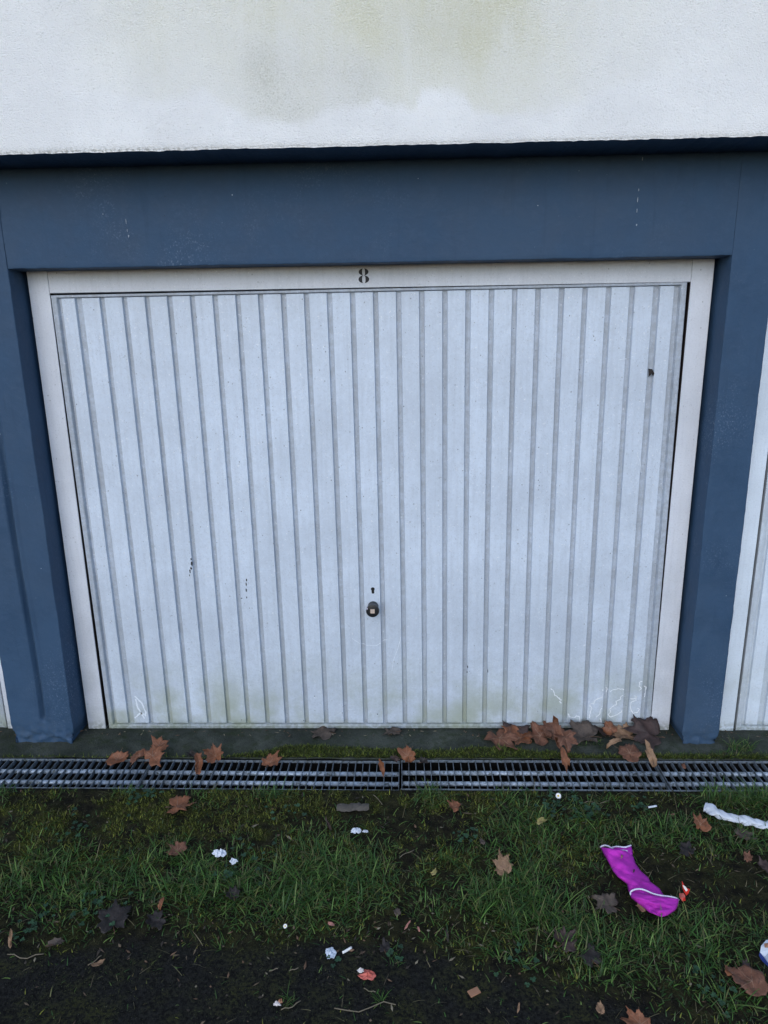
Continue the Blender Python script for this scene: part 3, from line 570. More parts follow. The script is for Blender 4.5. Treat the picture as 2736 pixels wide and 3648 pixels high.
# clover and other small round leaves
def clover(n, spots, seed):
    r = np.random.default_rng(seed); V = []; F = []; C = []
    for (cx, cy, sp, m) in spots:
        for i in range(m):
            x, y = r.normal(cx, sp), r.normal(cy, sp*.8)
            if y > YF-.01: continue
            z = float(gz(x, y))+r.uniform(.008, .028); s = r.uniform(.0028, .0058); a0 = r.uniform(0, 6.28); col = np.array([(.026, .075, .034), (.036, .090, .042), (.020, .055, .028)][r.integers(3)])*r.uniform(.8, 1.3)
            for k in range(3):
                a = a0+k*2.094; c = np.array([x+math.cos(a)*s, y+math.sin(a)*s, z]); b0 = len(V); V.append(c+[0, 0, -.001])
                for j in range(8):
                    q = j*math.pi/4; rr = s*.95*(1-.25*(j == 0)); V.append(c+np.array([math.cos(a+q)*rr, math.sin(a+q)*rr, r.uniform(-.001, .0015)]))
                F += [(b0, b0+1+j, b0+1+(j+1) % 8) for j in range(8)]; C += [col]*9
    return np.array(V), np.array(F), np.array(C)
SP = [(*on_ground(u, v)[:2], s, m) for u, v, s, m in [(825, 3124, .02, 12), (1990, 2870, .05, 45), (2090, 2905, .03, 25), (520, 2830, .04, 45), (1670, 2990, .03, 12), (330, 3240, .05, 26), (110, 3270, .04, 16), (1410, 3410, .02, 6), (1190, 3420, .012, 3), (2490, 3480, .03, 10), (2540, 3545, .03, 10), (1850, 3440, .03, 10), (1160, 2690, .01, 4), (250, 2960, .05, 14), (2300, 2880, .04, 14), (900, 3060, .05, 18), (1000, 2900, .04, 12)]]
cl = clover(0, SP, 21); tag(tri_mesh('clover', cl[0], cl[1], M_CLOVER, cl[2], False), 'small round clover leaves scattered low in the grass', 'clover', kind='stuff')
# crumbs of dead leaf, seeds and grit
r = np.random.default_rng(33); V = []; F = []; C = []
for i in range(1100):
    x, y = r.uniform(-2.3, 2.4), r.uniform(-1.7, YF-.01)
    if i % 5 == 0: x, y = r.uniform(-2.2, 2.2), r.uniform(-.06, -.004)
    if i % 9 == 4: x, y = r.normal(-.1, .5), r.normal(-1.03, .05)
    z = (float(gz(x, y)) if y < YF else float(apron_z(x, y)))+.004; a = r.uniform(0, 6.28); l, w_ = r.uniform(.003, .012), r.uniform(.0015, .004)
    if i % 40 == 7: l, w_ = l*2, w_*1.7
    d = np.array([math.cos(a), math.sin(a), r.uniform(-.2, .3)])*l; n = np.array([-math.sin(a), math.cos(a), r.uniform(-.3, .3)])*w_; c = np.array([x, y, z]); b0 = len(V)
    V += [c-d, c-d*.3+n, c+d, c-d*.2-n, c+np.array([0, 0, w_*.7])]; F += [(b0, b0+4, b0+1), (b0+1, b0+4, b0+2), (b0+2, b0+4, b0+3), (b0+3, b0+4, b0)]
    col = np.array([(.15, .11, .07), (.09, .06, .04), (.22, .19, .13), (.05, .04, .03), (.17, .10, .06)][r.integers(5)])*r.uniform(.6, 1.2); C += [col]*5
tag(tri_mesh('leaf_litter', V, F, M_STRAW, np.array(C), False), 'tiny crumbs of dead leaf and seed strewn over soil and concrete', 'leaf litter', kind='stuff')

# ------------------------------------------------------------------ fallen leaves
def surf(x, y):
    if y > YB: return float(apron_z(x, y))
    if y > YF: return Z_DRAIN
    return float(gz(x, y))+.006
OUT = {'maple': [(-90, .14), (-70, .46), (-48, .64), (-30, .60), (-18, .66), (-8, .78), (2, .70), (12, .60), (20, .57), (30, .72), (38, .76), (46, .96), (53, .84), (60, .72), (66, .60), (74, .68), (80, .78), (85, .88), (90, 1.06)],
       'oval': [(-90, .55), (-60, .58), (-30, .60), (0, .62), (30, .68), (50, .74), (62, .72), (76, .86), (84, .88), (90, .98)],
       'narrow': [(-90, .85), (-75, .62), (-45, .34), (-10, .26), (20, .27), (50, .38), (62, .52), (70, .50), (80, .80), (90, 1.1)],
       'shard': [(-90, .5), (-60, .62), (-20, .45), (0, .62), (30, .48), (55, .85), (70, .55), (90, .9)]}
LEAF_GROUP = 'dead leaves fallen along the drain and grass'
def leaf(u, v, wpx, az, tilt, fold, curl, colk, label, shape='maple', z=None, seed=None, yaw=0, name='dead_leaf', lift=0.0, stem=True, cat='leaf', ydrop=None):
    s = seed if seed is not None else int(u*7+v); r = random.Random(s); k = mpp(u, v)
    size = wpx*k/1.65; half = OUT[shape]
    lb_ = [r.uniform(.72, 1.15) for _ in range(5)]; wob = lambda a: np.interp(a, [-90, -8, 46, 90, 134, 188, 270], [1, lb_[0], lb_[1], lb_[2], lb_[3], lb_[4], 1])
    prof = [(a+r.uniform(-2, 2), q*wob(a)*r.uniform(.86, 1.1)) for a, q in half]+[(180-a+r.uniform(-2, 2), q*wob(180-a)*r.uniform(.82, 1.1)) for a, q in half[-2::-1]][:-1]
    if shape in ('maple', 'oval'):     # small teeth between the lobes
        P2 = []
        for i in range(len(prof)):
            P2.append(prof[i]); a, q = prof[i]; b, q2 = prof[(i+1) % len(prof)]; b = b+360 if b < a-180 else b
            P2.append(((a+b)/2, (q+q2)/2*(r.uniform(.90, 1.05) if shape == 'maple' else r.uniform(.76, 1.12))))
        prof = P2
    ph = [r.uniform(0, 6.28) for _ in range(4)]
    bk = curl*r.choice((3.2, 4.4, 5.5))*r.choice((1, 1, -1)); ba = r.uniform(0, math.pi); bc, bs = math.cos(ba), math.sin(ba)
    def zz(x, y):
        rr = math.hypot(x, y); an = math.atan2(y, x)
        return fold*abs(x) + .085*math.sin(5.5*x+ph[1])*math.cos(5*y+ph[2]) + .04*math.sin(12*x+ph[3])*math.sin(10*y+ph[0]) + .16*rr**3*math.sin(5*an+ph[3]) + .12*rr**4*math.sin(2*an+ph[0])
    def roll(x, y, z):                      # dried leaves roll up about one axis
        a, b = x*bc+y*bs, -x*bs+y*bc
        if abs(bk) > .05:
            t = max(-2.6, min(2.6, bk*a)); rad = 1/bk; a2 = (rad-z)*math.sin(t); z = rad-(rad-z)*math.cos(t); a = a2
        return (a*bc-b*bs, a*bs+b*bc, z)
    R = [.12, .35, .6, .82, 1.0]; V = [roll(0, 0, zz(0, 0))]; n = len(prof)
    for t in R:
        for a, q in prof:
            qq = q if t > .7 else (.35*q+.65*.6)*1.0 if t < .3 else q*.8+.2*.6
            x, y = t*qq*math.cos(math.radians(a)), t*qq*math.sin(math.radians(a)); V.append(roll(x, y, zz(x, y)))
    F = [(0, 1+i, 1+(i+1) % n) for i in range(n)]
    for j in range(len(R)-1):
        for i in range(n): a = 1+j*n; F.append((a+i, a+n+i, a+n+(i+1) % n, a+(i+1) % n))
    M = Matrix.Rotation(yaw, 3, 'Z') @ Matrix.Rotation(tilt, 3, 'X') @ Matrix.Rotation(az, 3, 'Z')
    W = [M @ (Vector(p)*size) for p in V]; zmin = min(p.z for p in W)
    p = on_ground(u, v, -.02 if z is None else z)
    if tilt: # leaning leaves stand at their lower edge
        zc = (max(q.z for q in W)+zmin)/2-zmin; p = on_ground(u, v, -.018+zc)
    if ydrop is not None: p[1] = min(p[1], ydrop)
    g_ = surf(p[0], min(p[1], -.002)) if z is None else z
    o = mk(name, W, F, LEAFM[colk], smooth=True); o.location = (p[0], p[1], g_-zmin+.0015+lift)
    sm = o.modifiers.new('thickness', 'SOLIDIFY'); sm.thickness = .0004; sm.offset = 0
    tag(o, label, cat, LEAF_GROUP)
    if shape in ('maple', 'oval'):
        VV = []; FF = []
        for a, L in ((90, .98), (48, .82), (132, .82), (-6, .62), (186, .62)):
            ca, sa = math.cos(math.radians(a)), math.sin(math.radians(a)); b0 = len(VV); m_ = 6
            for i in range(m_+1):
                t = L*i/m_; w_ = .013*(1-.75*i/m_)
                for sgn in (-1, 1): x, y = t*ca-sgn*w_*sa, t*sa+sgn*w_*ca; VV.append(M @ (Vector(roll(x, y, zz(x, y)+.014))*size))
            FF += [(b0+2*i, b0+2*i+1, b0+2*i+3, b0+2*i+2) for i in range(m_)]
        if colk not in ('dark', 'purple', 'grey'): mk('vein', VV, FF, M_VEIN, o)
    if stem:
        pts = [M @ (Vector((.03*math.sin(i+ph[0]), -.08-.13*i, zz(0, -.1)+.02*i*math.sin(ph[1]))) * size) for i in range(5)]
        lo = zmin; pts = [Vector((q.x, q.y, max(q.z, lo+.001))) for q in pts]
        tube('stem', pts, .0011, M_STEM, o, 5)
    return o
D = math.radians
leaf(412, 2700, 96, D(-60), D(14), .12, .22, 'orange', 'broad oval brown leaf lying alone on the back edge of the drain grating', 'oval')
leaf(500, 2692, 78, D(140), D(35), .55, .25, 'brown', 'folded brown leaf in the three-leaf clump on the grating, darkest and most curled of them', 'oval')
leaf(566, 2662, 74, D(-50), D(35), .25, .1, 'orange', 'pointed orange-brown leaf at the top of the three-leaf clump behind the drain', lift=.012)
leaf(545, 2708, 92, D(-35), D(30), .15, .15, 'orange', 'flat rust-brown leaf at the front of the three-leaf clump on the grating', lift=.016)
leaf(712, 2722, 84, D(170), D(45), .5, .45, 'orange', 'tightly curled brown leaf hanging down over the grating rods', 'oval', lift=.012)
leaf(768, 2688, 80, D(20), D(48), .4, .12, 'orange', 'upright pointed brown leaf leaning beside the tightly curled one on the grating', lift=.006)
leaf(686, 2684, 50, D(40), D(30), .5, .3, 'dark', 'small dark shrivelled leaf behind the tightly curled leaf on the grating', 'shard')
leaf(963, 2711, 80, D(-25), D(14), .1, .12, 'orange', 'single flat orange-brown lobed leaf lying across the drain grating')
leaf(1160, 2617, 105, D(80), D(2), .04, .05, 'grey', 'faded grey-brown leaf flat on concrete under the middle of door number 8', ydrop=-.01)
leaf(1402, 2618, 80, D(100), D(2), .1, .06, 'grey', 'torn grey-brown leaf on concrete below the door, behind the moss cushion', 'shard', ydrop=-.012)
leaf(1360, 2726, 72, D(5), D(55), .5, .3, 'orange', 'thin curled leaf standing like a ribbon in the drain grating', 'narrow')
leaf(1406, 2704, 46, D(200), D(50), .5, .4, 'purple', 'small dark spiky leaf standing between the two upright brown leaves at the drain', lift=.004)
leaf(1452, 2690, 78, D(10), D(68), .35, .2, 'orange', 'upright golden-brown leaf standing on the moss edge of the drain', 'oval', seed=77)
leaf(1508, 2708, 52, D(-70), D(25), .5, .35, 'dark', 'dark crumpled leaf with long stem at the drain edge beside the upright leaves', 'shard')
leaf(1780, 2632, 140, D(215), D(8), .12, .10, 'brown', 'large pointed brown leaf at the left end of the heap under the door', ydrop=-.05)
leaf(1850, 2624, 130, D(160), D(12), .15, .14, 'orange', 'orange-brown leaf overlapping the heap next to its leftmost pointed leaf', ydrop=-.05)
leaf(1925, 2624, 140, D(60), D(10), .15, .14, 'brown', 'wide brown leaf in the heap just beside the tall folded leaf', ydrop=-.05)
leaf(1985, 2606, 100, D(8), D(66), .8, .1, 'brown', 'tall folded brown leaf standing up against the bottom rail of the door', 'narrow', ydrop=-.03)
leaf(1970, 2608, 110, D(130), D(20), .2, .2, 'brown', 'brown leaf lying flat under the door behind the tall folded leaf', ydrop=-.012)
leaf(2150, 2606, 100, D(200), D(18), .25, .25, 'purple', 'dull dark-brown leaf flat under the door behind the bright orange curl', ydrop=-.012)
leaf(1840, 2606, 100, D(20), D(12), .2, .2, 'purple', 'shadowed brown leaf at the back of the heap, tucked under the door rail', ydrop=-.01)
leaf(2008, 2650, 105, D(190), D(10), .3, .2, 'brown', 'brown lobed leaf lying at the foot of the tall folded leaf', lift=.01)
leaf(2010, 2714, 92, D(185), D(48), .6, .25, 'orange', 'narrow curled orange-brown leaf drooping from the concrete into the drain', 'narrow', lift=.006)
leaf(2085, 2622, 150, D(80), D(10), .12, .12, 'grey', 'dull khaki leaf under the door between the tall folded leaf and the orange curl', ydrop=-.045)
leaf(2172, 2614, 62, D(30), D(55), .5, .5, 'orange', 'bright orange curled leaf in the heap below the pale scribbled trails', 'oval', lift=.01, ydrop=-.05)
leaf(2235, 2618, 105, D(90), D(12), .2, .15, 'tan', 'brown leaf tucked between the bright orange curl and the dark leaf', ydrop=-.045)
leaf(2310, 2612, 155, D(75), D(24), .12, .08, 'purple', 'largest dark purplish leaf leaning on the bottom corner of the door frame', ydrop=-.05)
leaf(2192, 2658, 66, D(110), D(25), .5, .3, 'tan', 'tan half-curled leaf on concrete in front of the heap', 'narrow')
leaf(2242, 2688, 118, D(10), D(14), .12, .12, 'brown', 'broad reddish-brown leaf with flat edge resting behind the drain, front of the heap', 'oval')
leaf(2320, 2690, 84, D(15), D(62), .45, .1, 'tan', 'upright pale tan leaf with sharp points standing at the drain near the pillar', 'narrow', seed=5)
leaf(2435, 2728, 30, D(0), D(20), .4, .3, 'brown', 'little brown leaf caught inside the grating before the narrow pillar', 'shard', stem=False)
leaf(632, 2874, 112, D(-80), D(6), .10, .10, 'orange', 'rust-coloured lobed leaf lying flat on the moss below the drain', lift=.012)
leaf(632, 3026, 90, D(60), D(8), .2, .2, 'brown', 'reddish-brown leaf half sunk in moss and grass', 'maple', lift=.010)
leaf(404, 3262, 135, D(20), D(6), .05, .08, 'dark', 'large flat blackish leaf at the edge of the grass', lift=.0)
leaf(560, 3262, 90, D(120), D(10), .2, .2, 'dark', 'dark rotting leaf under a small orange curl beside the large blackish leaf', lift=.0)
leaf(572, 3225, 52, D(-10), D(45), .6, .4, 'orange', 'small orange curled leaf on top of a dark rotting leaf', 'narrow', lift=.012)
leaf(828, 3174, 70, D(30), D(10), .3, .2, 'dark', 'dark brown leaf in the grass below the clover and white scraps', lift=.0)
leaf(190, 3338, 80, D(-75), D(10), .4, .3, 'grey', 'curled grey-brown leaf where the grass ends, beside a thin orange leaf', 'shard', lift=.0)
leaf(35, 3328, 55, D(10), D(55), .6, .4, 'tan', 'thin bent orange-tan leaf standing up where the grass ends', 'narrow')
leaf(350, 3412, 62, D(-60), D(15), .6, .4, 'tan', 'small tan twisted leaf lying on the dark tarmac', 'narrow')
leaf(1623, 2874, 56, D(70), D(12), .2, .2, 'orange', 'small orange-brown leaf on dark soil below the moss', lift=.010)
leaf(1793, 3078, 100, D(15), D(30), .12, .1, 'tan', 'light brown lobed leaf propped in the lush grass', lift=.022)
leaf(1719, 2998, 34, D(45), D(15), .1, .1, 'grey', 'little square-looking tan leaf piece on dark soil', 'shard', stem=False, lift=.0)
leaf(1546, 3113, 34, D(-60), D(20), .4, .2, 'yellow', 'small yellow leaf between two grass patches', 'shard', lift=.015)
leaf(1370, 3361, 58, D(10), D(6), .1, .1, 'dark', 'small black leaf flat on the tarmac edge near the cigarette', lift=.0)
leaf(1413, 3240, 40, D(0), D(15), .2, .2, 'grey', 'small grey leaf at the lower edge of the lush grass', 'oval', lift=.0)
leaf(1924, 2944, 46, D(-80), D(20), .3, .3, 'yellow', 'pale yellowish leaf resting on grass tips behind the magenta cloth', 'oval', lift=.03)
leaf(2172, 3212, 105, D(60), D(10), .1, .12, 'grey', 'crumpled grey-brown leaf lying beside the magenta cloth', lift=.0)
leaf(2283, 3228, 46, D(20), D(15), .2, .2, 'tan', 'tan leaf scrap poking out from under the magenta cloth', 'shard', lift=.008, stem=False)
leaf(2494, 2938, 84, D(-15), D(28), .35, .15, 'orange', 'brown spiky leaf in grass just below the white tissue', lift=.012)
leaf(2640, 2968, 80, D(-85), D(8), .2, .2, 'grey', 'dull brown leaf partly hidden by grass under the white tissue', lift=.0)
leaf(2663, 3058, 48, D(10), D(25), .3, .2, 'brown', 'reddish-brown pointed leaf on bare soil, smaller of a pair', lift=.008)
leaf(2728, 3076, 70, D(70), D(12), .3, .2, 'purple', 'dark brown leaf on bare soil, larger of a pair', lift=.0)
leaf(2014, 3330, 105, D(-50), D(10), .25, .2, 'purple', 'dark brown folded leaf in grass below the crumpled grey-brown leaf', lift=.0)
leaf(2105, 3400, 100, D(30), D(8), .2, .2, 'dark', 'blackish wet leaf on soil at the lower edge of the grass', lift=.0)
leaf(2680, 3490, 150, D(75), D(8), .08, .12, 'brown', 'big dark red-brown rotting leaf beside the white paper cup piece', 'oval', lift=.010, stem=False)
leaf(2596, 3468, 40, D(20), D(25), .3, .3, 'orange', 'small round orange leaf tip against the big rotting leaf', 'oval', lift=.012, stem=False)
leaf(2660, 3436, 50, D(-20), D(20), .3, .2, 'purple', 'small purplish leaf wedged behind the big rotting leaf', 'shard', lift=.0, stem=False)
leaf(2141, 3581, 44, D(-10), D(20), .2, .2, 'tan', 'small round tan leaf on the tarmac', 'oval', lift=.003)
leaf(2283, 3625, 112, D(35), D(25), .2, .15, 'orange', 'large orange-brown leaf on the tarmac, closest to the small round tan leaf', lift=.004)
leaf(1848, 3573, 30, D(-20), D(20), .5, .3, 'tan', 'tiny pinkish-tan curled leaf on the tarmac', 'narrow', stem=False)
leaf(2450, 3020, 78, D(15), D(8), .15, .2, 'dark', 'soaked black leaf hidden in the grass above the red wrapper', lift=.0)
leaf(1170, 2928, 50, D(25), D(35), .6, .4, 'purple', 'dark twisted leaf in moss left of the white crumpled tissue scrap', 'narrow', lift=.0)
for u, v, w_, a_, lb in [(1178, 3290, 26, 80, 'small pink curled petal-like leaf at the lower grass edge, beside the white flower'), (1450, 3297, 24, -40, 'small pink curled leaf strip at the lower grass edge, straight one of two'), (1492, 3312, 18, 20, 'tiny pink curled leaf strip at the lower grass edge, rounder of two')]:
    leaf(u, v, w_*1.3, D(a_), D(35), .4, .4, 'pink', lb, 'narrow', stem=False, lift=.006)

# ------------------------------------------------------------------ litter
def crumple(name, u, v, w_, d_, h_, m, label, cat, seed, zl=.006, az=0.0, extra=None, group=None):
    r = random.Random(seed); n = 13; V = []; q = on_ground(u, v); g_ = float(gz(q[0], q[1])) + zl; f0 = r.uniform(0, 50)
    for i in range(n):
        for j in range(n):
            a, b = i/(n-1)*2-1, j/(n-1)*2-1; e = max(abs(a), abs(b)); rad = math.hypot(a, b) or 1; k = e/rad*(1-.55*float(vnoise(a*1.7+f0, b*1.7, 7)))*(1+.07*r.uniform(-1, 1))
            x, y = a*k*w_/2, b*k*d_/2; hh = .95*h_*(1-.7*e**3)*float(abs(fbm(a*1.7+f0, b*1.7, 5)*2-.85)+.1)
            V.append((x*math.cos(az)-y*math.sin(az), x*math.sin(az)+y*math.cos(az), hh))
    o = mk(name, V, grid_faces(n, n), m); o.location = (q[0], q[1], g_); s_ = o.modifiers.new('thickness', 'SOLIDIFY'); s_.thickness = .0006
    tag(o, label, cat, group); return o
PG = 'scraps of white tissue in the grass'
crumple('tissue_scrap', 787, 3055, .058, .042, .03, M_TISSUE, 'ragged white tissue scrap in the grass above the clover, upper piece', 'tissue', 1, .016, group=PG)
crumple('tissue_scrap', 832, 3084, .034, .026, .02, M_TISSUE, 'ragged white tissue scrap in the grass above the clover, lower smaller piece', 'tissue', 2, .016, group=PG)
crumple('tissue_scrap', 1270, 2965, .046, .040, .03, M_TISSUE, 'crumpled white tissue scrap on the moss', 'tissue', 3, .012, group=PG)
crumple('tissue_scrap', 1302, 2963, .026, .018, .014, M_TISSUE, 'thin end of torn tissue beside the crumpled white scrap on the moss', 'tissue', 4, .010, group=PG)
crumple('paper_scrap', 1178, 3388, .042, .048, .016, M_PAPER, 'pale blue-white torn paper on the tarmac beside the cigarette', 'paper', 5, .004, .3)
o = crumple('paper_wrapper', 1307, 3466, .056, .040, .022, M_SALMON, 'crumpled salmon-red and white wrapper on the tarmac', 'wrapper', 6, .004)
q = crumple('white_patch', 1307, 3466, .024, .018, .014, M_WWRAP, '', 'x', 7, .004); q.parent = o; q.location = (-.017, .007, .010); del q['category']; 
o = crumple('paper_scrap', 988, 3564, .024, .020, .016, M_WWRAP, 'tiny white and orange scrap on the tarmac', 'paper', 8, .003)
q = crumple('orange_patch', 988, 3564, .014, .014, .013, M_WOOD, '', 'x', 9, .003); q.parent = o; q.location = (.008, .002, .005); del q['category']
# cigarette end
def stick(name, u0, v0, u1, v1, r_, z_, m, label, cat, group=None):
    a, b = on_ground(u0, v0), on_ground(u1, v1); za = float(gz(a[0], a[1]))+z_; zb = float(gz(b[0], b[1]))+z_; A = Vector((a[0], a[1], za)); Bv = Vector((b[0], b[1], zb))
    mid = (A+Bv)/2; o = tube(name, [A+(Bv-A)*t-mid+(Vector((0, .06*(Bv-A).length*math.sin(7*t+u0), .03*(Bv-A).length*math.sin(9*t))) if cat == 'twig' else Vector()) for t in (0, .2, .4, .6, .8, 1)], r_, m, None, 8); o.location = mid; tag(o, label, cat, group); return o, A-mid, Bv-mid
o, A, Bv = stick('cigarette_end', 1220, 3387, 1252, 3370, .0036, .006, M_PETAL, 'white cigarette end on the tarmac beside the torn paper', 'cigarette')
tube('ash_tip', [Bv*1.02, Bv*1.2], .003, M_INK, o, 8)
o, A, Bv = stick('cigarette_end', 2308, 2885, 2338, 2880, .0034, .012, M_TISSUE, 'small pale blue cigarette end in grass below the drain', 'cigarette'); tube('burnt_tip', [A*1.02, A*1.25], .0034, M_DARK, o, 8)
TW = [(1190, 3590, 1410, 3570, 'thin grey twig lying on the tarmac, longest one'), (1000, 3590, 1070, 3560, 'short twig on the tarmac beside the tiny orange scrap'), (20, 3396, 150, 3395, 'straight pale stalk along the lower grass edge'), (958, 3450, 990, 3441, 'short pale straw piece on the tarmac below the white flower'), (1030, 3448, 1062, 3438, 'second short straw piece on the tarmac, pointing to the salmon wrapper'), (1296, 3514, 1338, 3526, 'pale straw piece on the tarmac below the salmon wrapper'), (1330, 2835, 1362, 2866, 'thin bent twig on moss just below the drain'), (1425, 3050, 1475, 3025, 'grey twig on dark soil between grass patches'), (2080, 2865, 2170, 2860, 'bent grass stalk by the clover below the drain'), (310, 3430, 360, 3395, 'pale dead stalk on tarmac beside the tan twisted leaf')]
for u0, v0, u1, v1, lb in TW: stick('twig', u0, v0, u1, v1, .0013, .006, M_STALK, lb, 'twig', 'twigs and stalks on the ground')
a = on_ground(1689, 3520); o = box('wood_chip', -.016, .016, -.009, .009, 0, .004, M_WOOD, None, .001, (a[0], a[1], float(gz(a[0], a[1]))+.003)); o.rotation_euler = (.1, .1, .55); tag(o, 'small pinkish rectangular wood chip on the tarmac', 'wood chip')
# piece of bark
r = random.Random(4); V = []; n = 14; a = on_ground(1257, 2885)
for i in range(n):
    t = i/(n-1)*2-1
    for j in range(6):
        s = j/5*2-1; ww = .017*(1-.35*abs(t)**3)*r.uniform(.8, 1.15); V.append((t*.058, s*ww+.003*math.sin(i), .006*(1-s*s)+r.uniform(0, .003)))
o = mk('bark_piece', V, grid_faces(n, 6, flip=False), M_BARK); o.location = (a[0], a[1], float(gz(a[0], a[1]))+.012); o.rotation_euler = (.15, 0, .06); s_ = o.modifiers.new('thickness', 'SOLIDIFY'); s_.thickness = .004; tag(o, 'grey weathered strip of bark lying on the moss', 'bark')
# flowers
def daisy(u, v, s, label, zl):
    a = on_ground(u, v, -.025+zl); R0 = empty('daisy', (a[0], a[1], float(gz(a[0], a[1])))); tag(R0, label, 'flower'); h = zl
    T = Matrix.Rotation(.7, 4, 'X')
    tube('stalk', [(0, .01, 0), (0, .004, h*.6), (0, 0, h)], .001, plain('flower_stalk', (.05, .09, .03)), R0, 5)
    V = []; F = []
    for k in range(13):
        an = 2*math.pi*k/13; c, sn = math.cos(an), math.sin(an); b0 = len(V)
        for rr, ww in ((.3, .10), (.75, .17), (1, .05)):
            for sg in (-1, 1): V.append(T @ Vector((s*(rr*c-sg*ww*sn), s*(rr*sn+sg*ww*c), s*.15*rr)))
        F += [(b0, b0+1, b0+3, b0+2), (b0+2, b0+3, b0+5, b0+4)]
    mk('petals', V, F, M_PETAL, R0, loc=(0, 0, h))
    V = [T @ Vector((s*.36*math.cos(t)*math.cos(p), s*.36*math.sin(t)*math.cos(p), s*.05+s*.3*math.sin(p))) for p in (0, .5, 1.0) for t in np.linspace(0, 2*math.pi, 10, endpoint=False)]
    F = [(i*10+k, i*10+(k+1) % 10, i*10+10+(k+1) % 10, i*10+10+k) for i in range(2) for k in range(10)]+[tuple(range(20, 30))]
    mk('flower_centre', V, F, M_YEL, R0, True, (0, 0, h))
daisy(1989, 2835, .0105, 'white daisy with yellow centre growing just below the drain', .035)
daisy(1015, 3284, .0062, 'ragged small white flower at the lower edge of the grass', .02)
# white tissue strip at the right
P = [(2510, 2872, 19), (2522, 2876, 22), (2548, 2892, 19), (2577, 2904, 19), (2608, 2912, 16), (2636, 2917, 19), (2668, 2924, 20), (2700, 2932, 17), (2736, 2938, 17), (2770, 2942, 18), (2800, 2946, 12), (2815, 2948, 4)]
C = []; 
for (u, v, w_) in P: q = on_ground(u, v, 0.0); C.append((q[0], q[1], w_*mpp(u, v)))
C = np.array(C); tt = np.linspace(0, len(C)-1, 90); cx, cy, cw = (np.interp(tt, range(len(C)), C[:, k]) for k in range(3)); V = []; ns = 26
o_x, o_y = cx.mean(), cy.mean(); zc = float(gz(o_x, o_y))
for i in range(90):
    j = min(i+1, 89); k = max(i-1, 0); d = np.array([cx[j]-cx[k], cy[j]-cy[k]]); d /= np.linalg.norm(d); n = np.array([-d[1], d[0]])
    for s in range(ns):
        a = 2*math.pi*s/ns; f = .52+.85*float(fbm(i*.22+math.cos(a)*1.4, math.sin(a)*2.0+3, 91)) + .30*math.sin(i*.55+2.2*math.sin(a*2)) * float(vnoise(i*.11, a, 92)); rr = cw[i]*f
        V.append((cx[i]-o_x+n[0]*math.cos(a)*rr, cy[i]-o_y+n[1]*math.cos(a)*rr, .018+math.sin(a)*rr*.62))
F = [(i*ns+s, i*ns+(s+1) % ns, (i+1)*ns+(s+1) % ns, (i+1)*ns+s) for i in range(89) for s in range(ns)]+[tuple(range(ns))[::-1], tuple(89*ns+s for s in range(ns))]
o = mk('tissue_strip', V, F, M_TISSUE, smooth=True); o.location = (o_x, o_y, zc+.006); tag(o, 'long crumpled strip of white tissue lying on the grass', 'tissue')
# magenta cloth tube with white piping
def cl_pt(a, b, h): q = on_ground(1950+a*.3315, 2980+b*.3315, -.03+h); return np.array([q[0], q[1], -.03+h])
CL = empty('cloth_sleeve', tuple(cl_pt(900, 450, .0))); tag(CL, 'crumpled magenta cloth sleeve with white piping on the grass', 'cloth'); C0 = cl_pt(900, 450, .0)
def sheet(name, A, Bp, h0, bulge, seed, m, nrow=30, ncol=16, th=.0022, hA=None):
    A = np.array(A, float); Bp = np.array(Bp, float); t = np.linspace(0, 1, nrow)
    la = lambda Q: np.c_[np.interp(t, np.linspace(0, 1, len(Q)), Q[:, 0]), np.interp(t, np.linspace(0, 1, len(Q)), Q[:, 1])]
    A, Bp = la(A), la(Bp); V = []
    for i in range(nrow):
        for j in range(ncol):
            s = j/(ncol-1); p = A[i]*(1-s)+Bp[i]*s
            h = h0+bulge*(math.sin(math.pi*s)**.6)*(.35+1.1*float(fbm(i*.26+seed, s*3.2, 95)))+.012*(float(fbm(i*.2+s*2, s*4+seed, 96))-.5)+sum((.6 if nrow > 25 else .2)*am*math.exp(-((i/(nrow-1)-c0-c1*(s-.5))/.028)**2) for c0, c1, am in ((.18, .25, -.006), (.33, -.3, .007), (.45, .35, -.008), (.58, .2, .008), (.64, -.35, -.007), (.8, .3, .006)))
            V.append(cl_pt(p[0], p[1], h)-C0)
    o = mk(name, V, grid_faces(nrow, ncol), m, CL, True); s_ = o.modifiers.new('thickness', 'SOLIDIFY'); s_.thickness = th; s_.offset = 0
    return o, np.array(V).reshape(nrow, ncol, 3)
sheet('back_layer', [(690, 125), (700, 160), (720, 200)], [(895, 98), (912, 150), (915, 195)], .010, .008, 4, M_PURPLE, 8, 10)
_, W1 = sheet('sleeve', [(570, 112), (610, 190), (660, 280), (710, 375), (770, 445), (860, 512), (868, 570), (892, 625), (960, 690)], [(860, 158), (915, 205), (945, 290), (1000, 370), (1082, 442), (1105, 490), (1200, 556), (1252, 640), (1290, 690)], .010, .026, 1, M_PURPLE)
_, W2 = sheet('folded_cuff', [(885, 598), (900, 655), (950, 700), (1010, 742), (1060, 785), (1095, 812)], [(1410, 672), (1405, 715), (1395, 750), (1375, 790), (1300, 842), (1232, 864)], .016, .030, 7, M_PURPLE, 22, 18)
def piping(name, pts, h): 
    Q = np.array([cl_pt(a, b, h_)-C0 for (a, b), h_ in zip(pts, h)]); t = np.linspace(0, len(Q)-1, 26); Q = np.c_[tuple(np.interp(t, range(len(Q)), Q[:, k]) for k in range(3))]
    for _ in range(2): Q[1:-1] = (Q[:-2]+2*Q[1:-1]+Q[2:])/4
    return tube(name, [Vector(q) for q in Q], .0025, M_TRIM, CL, 7)
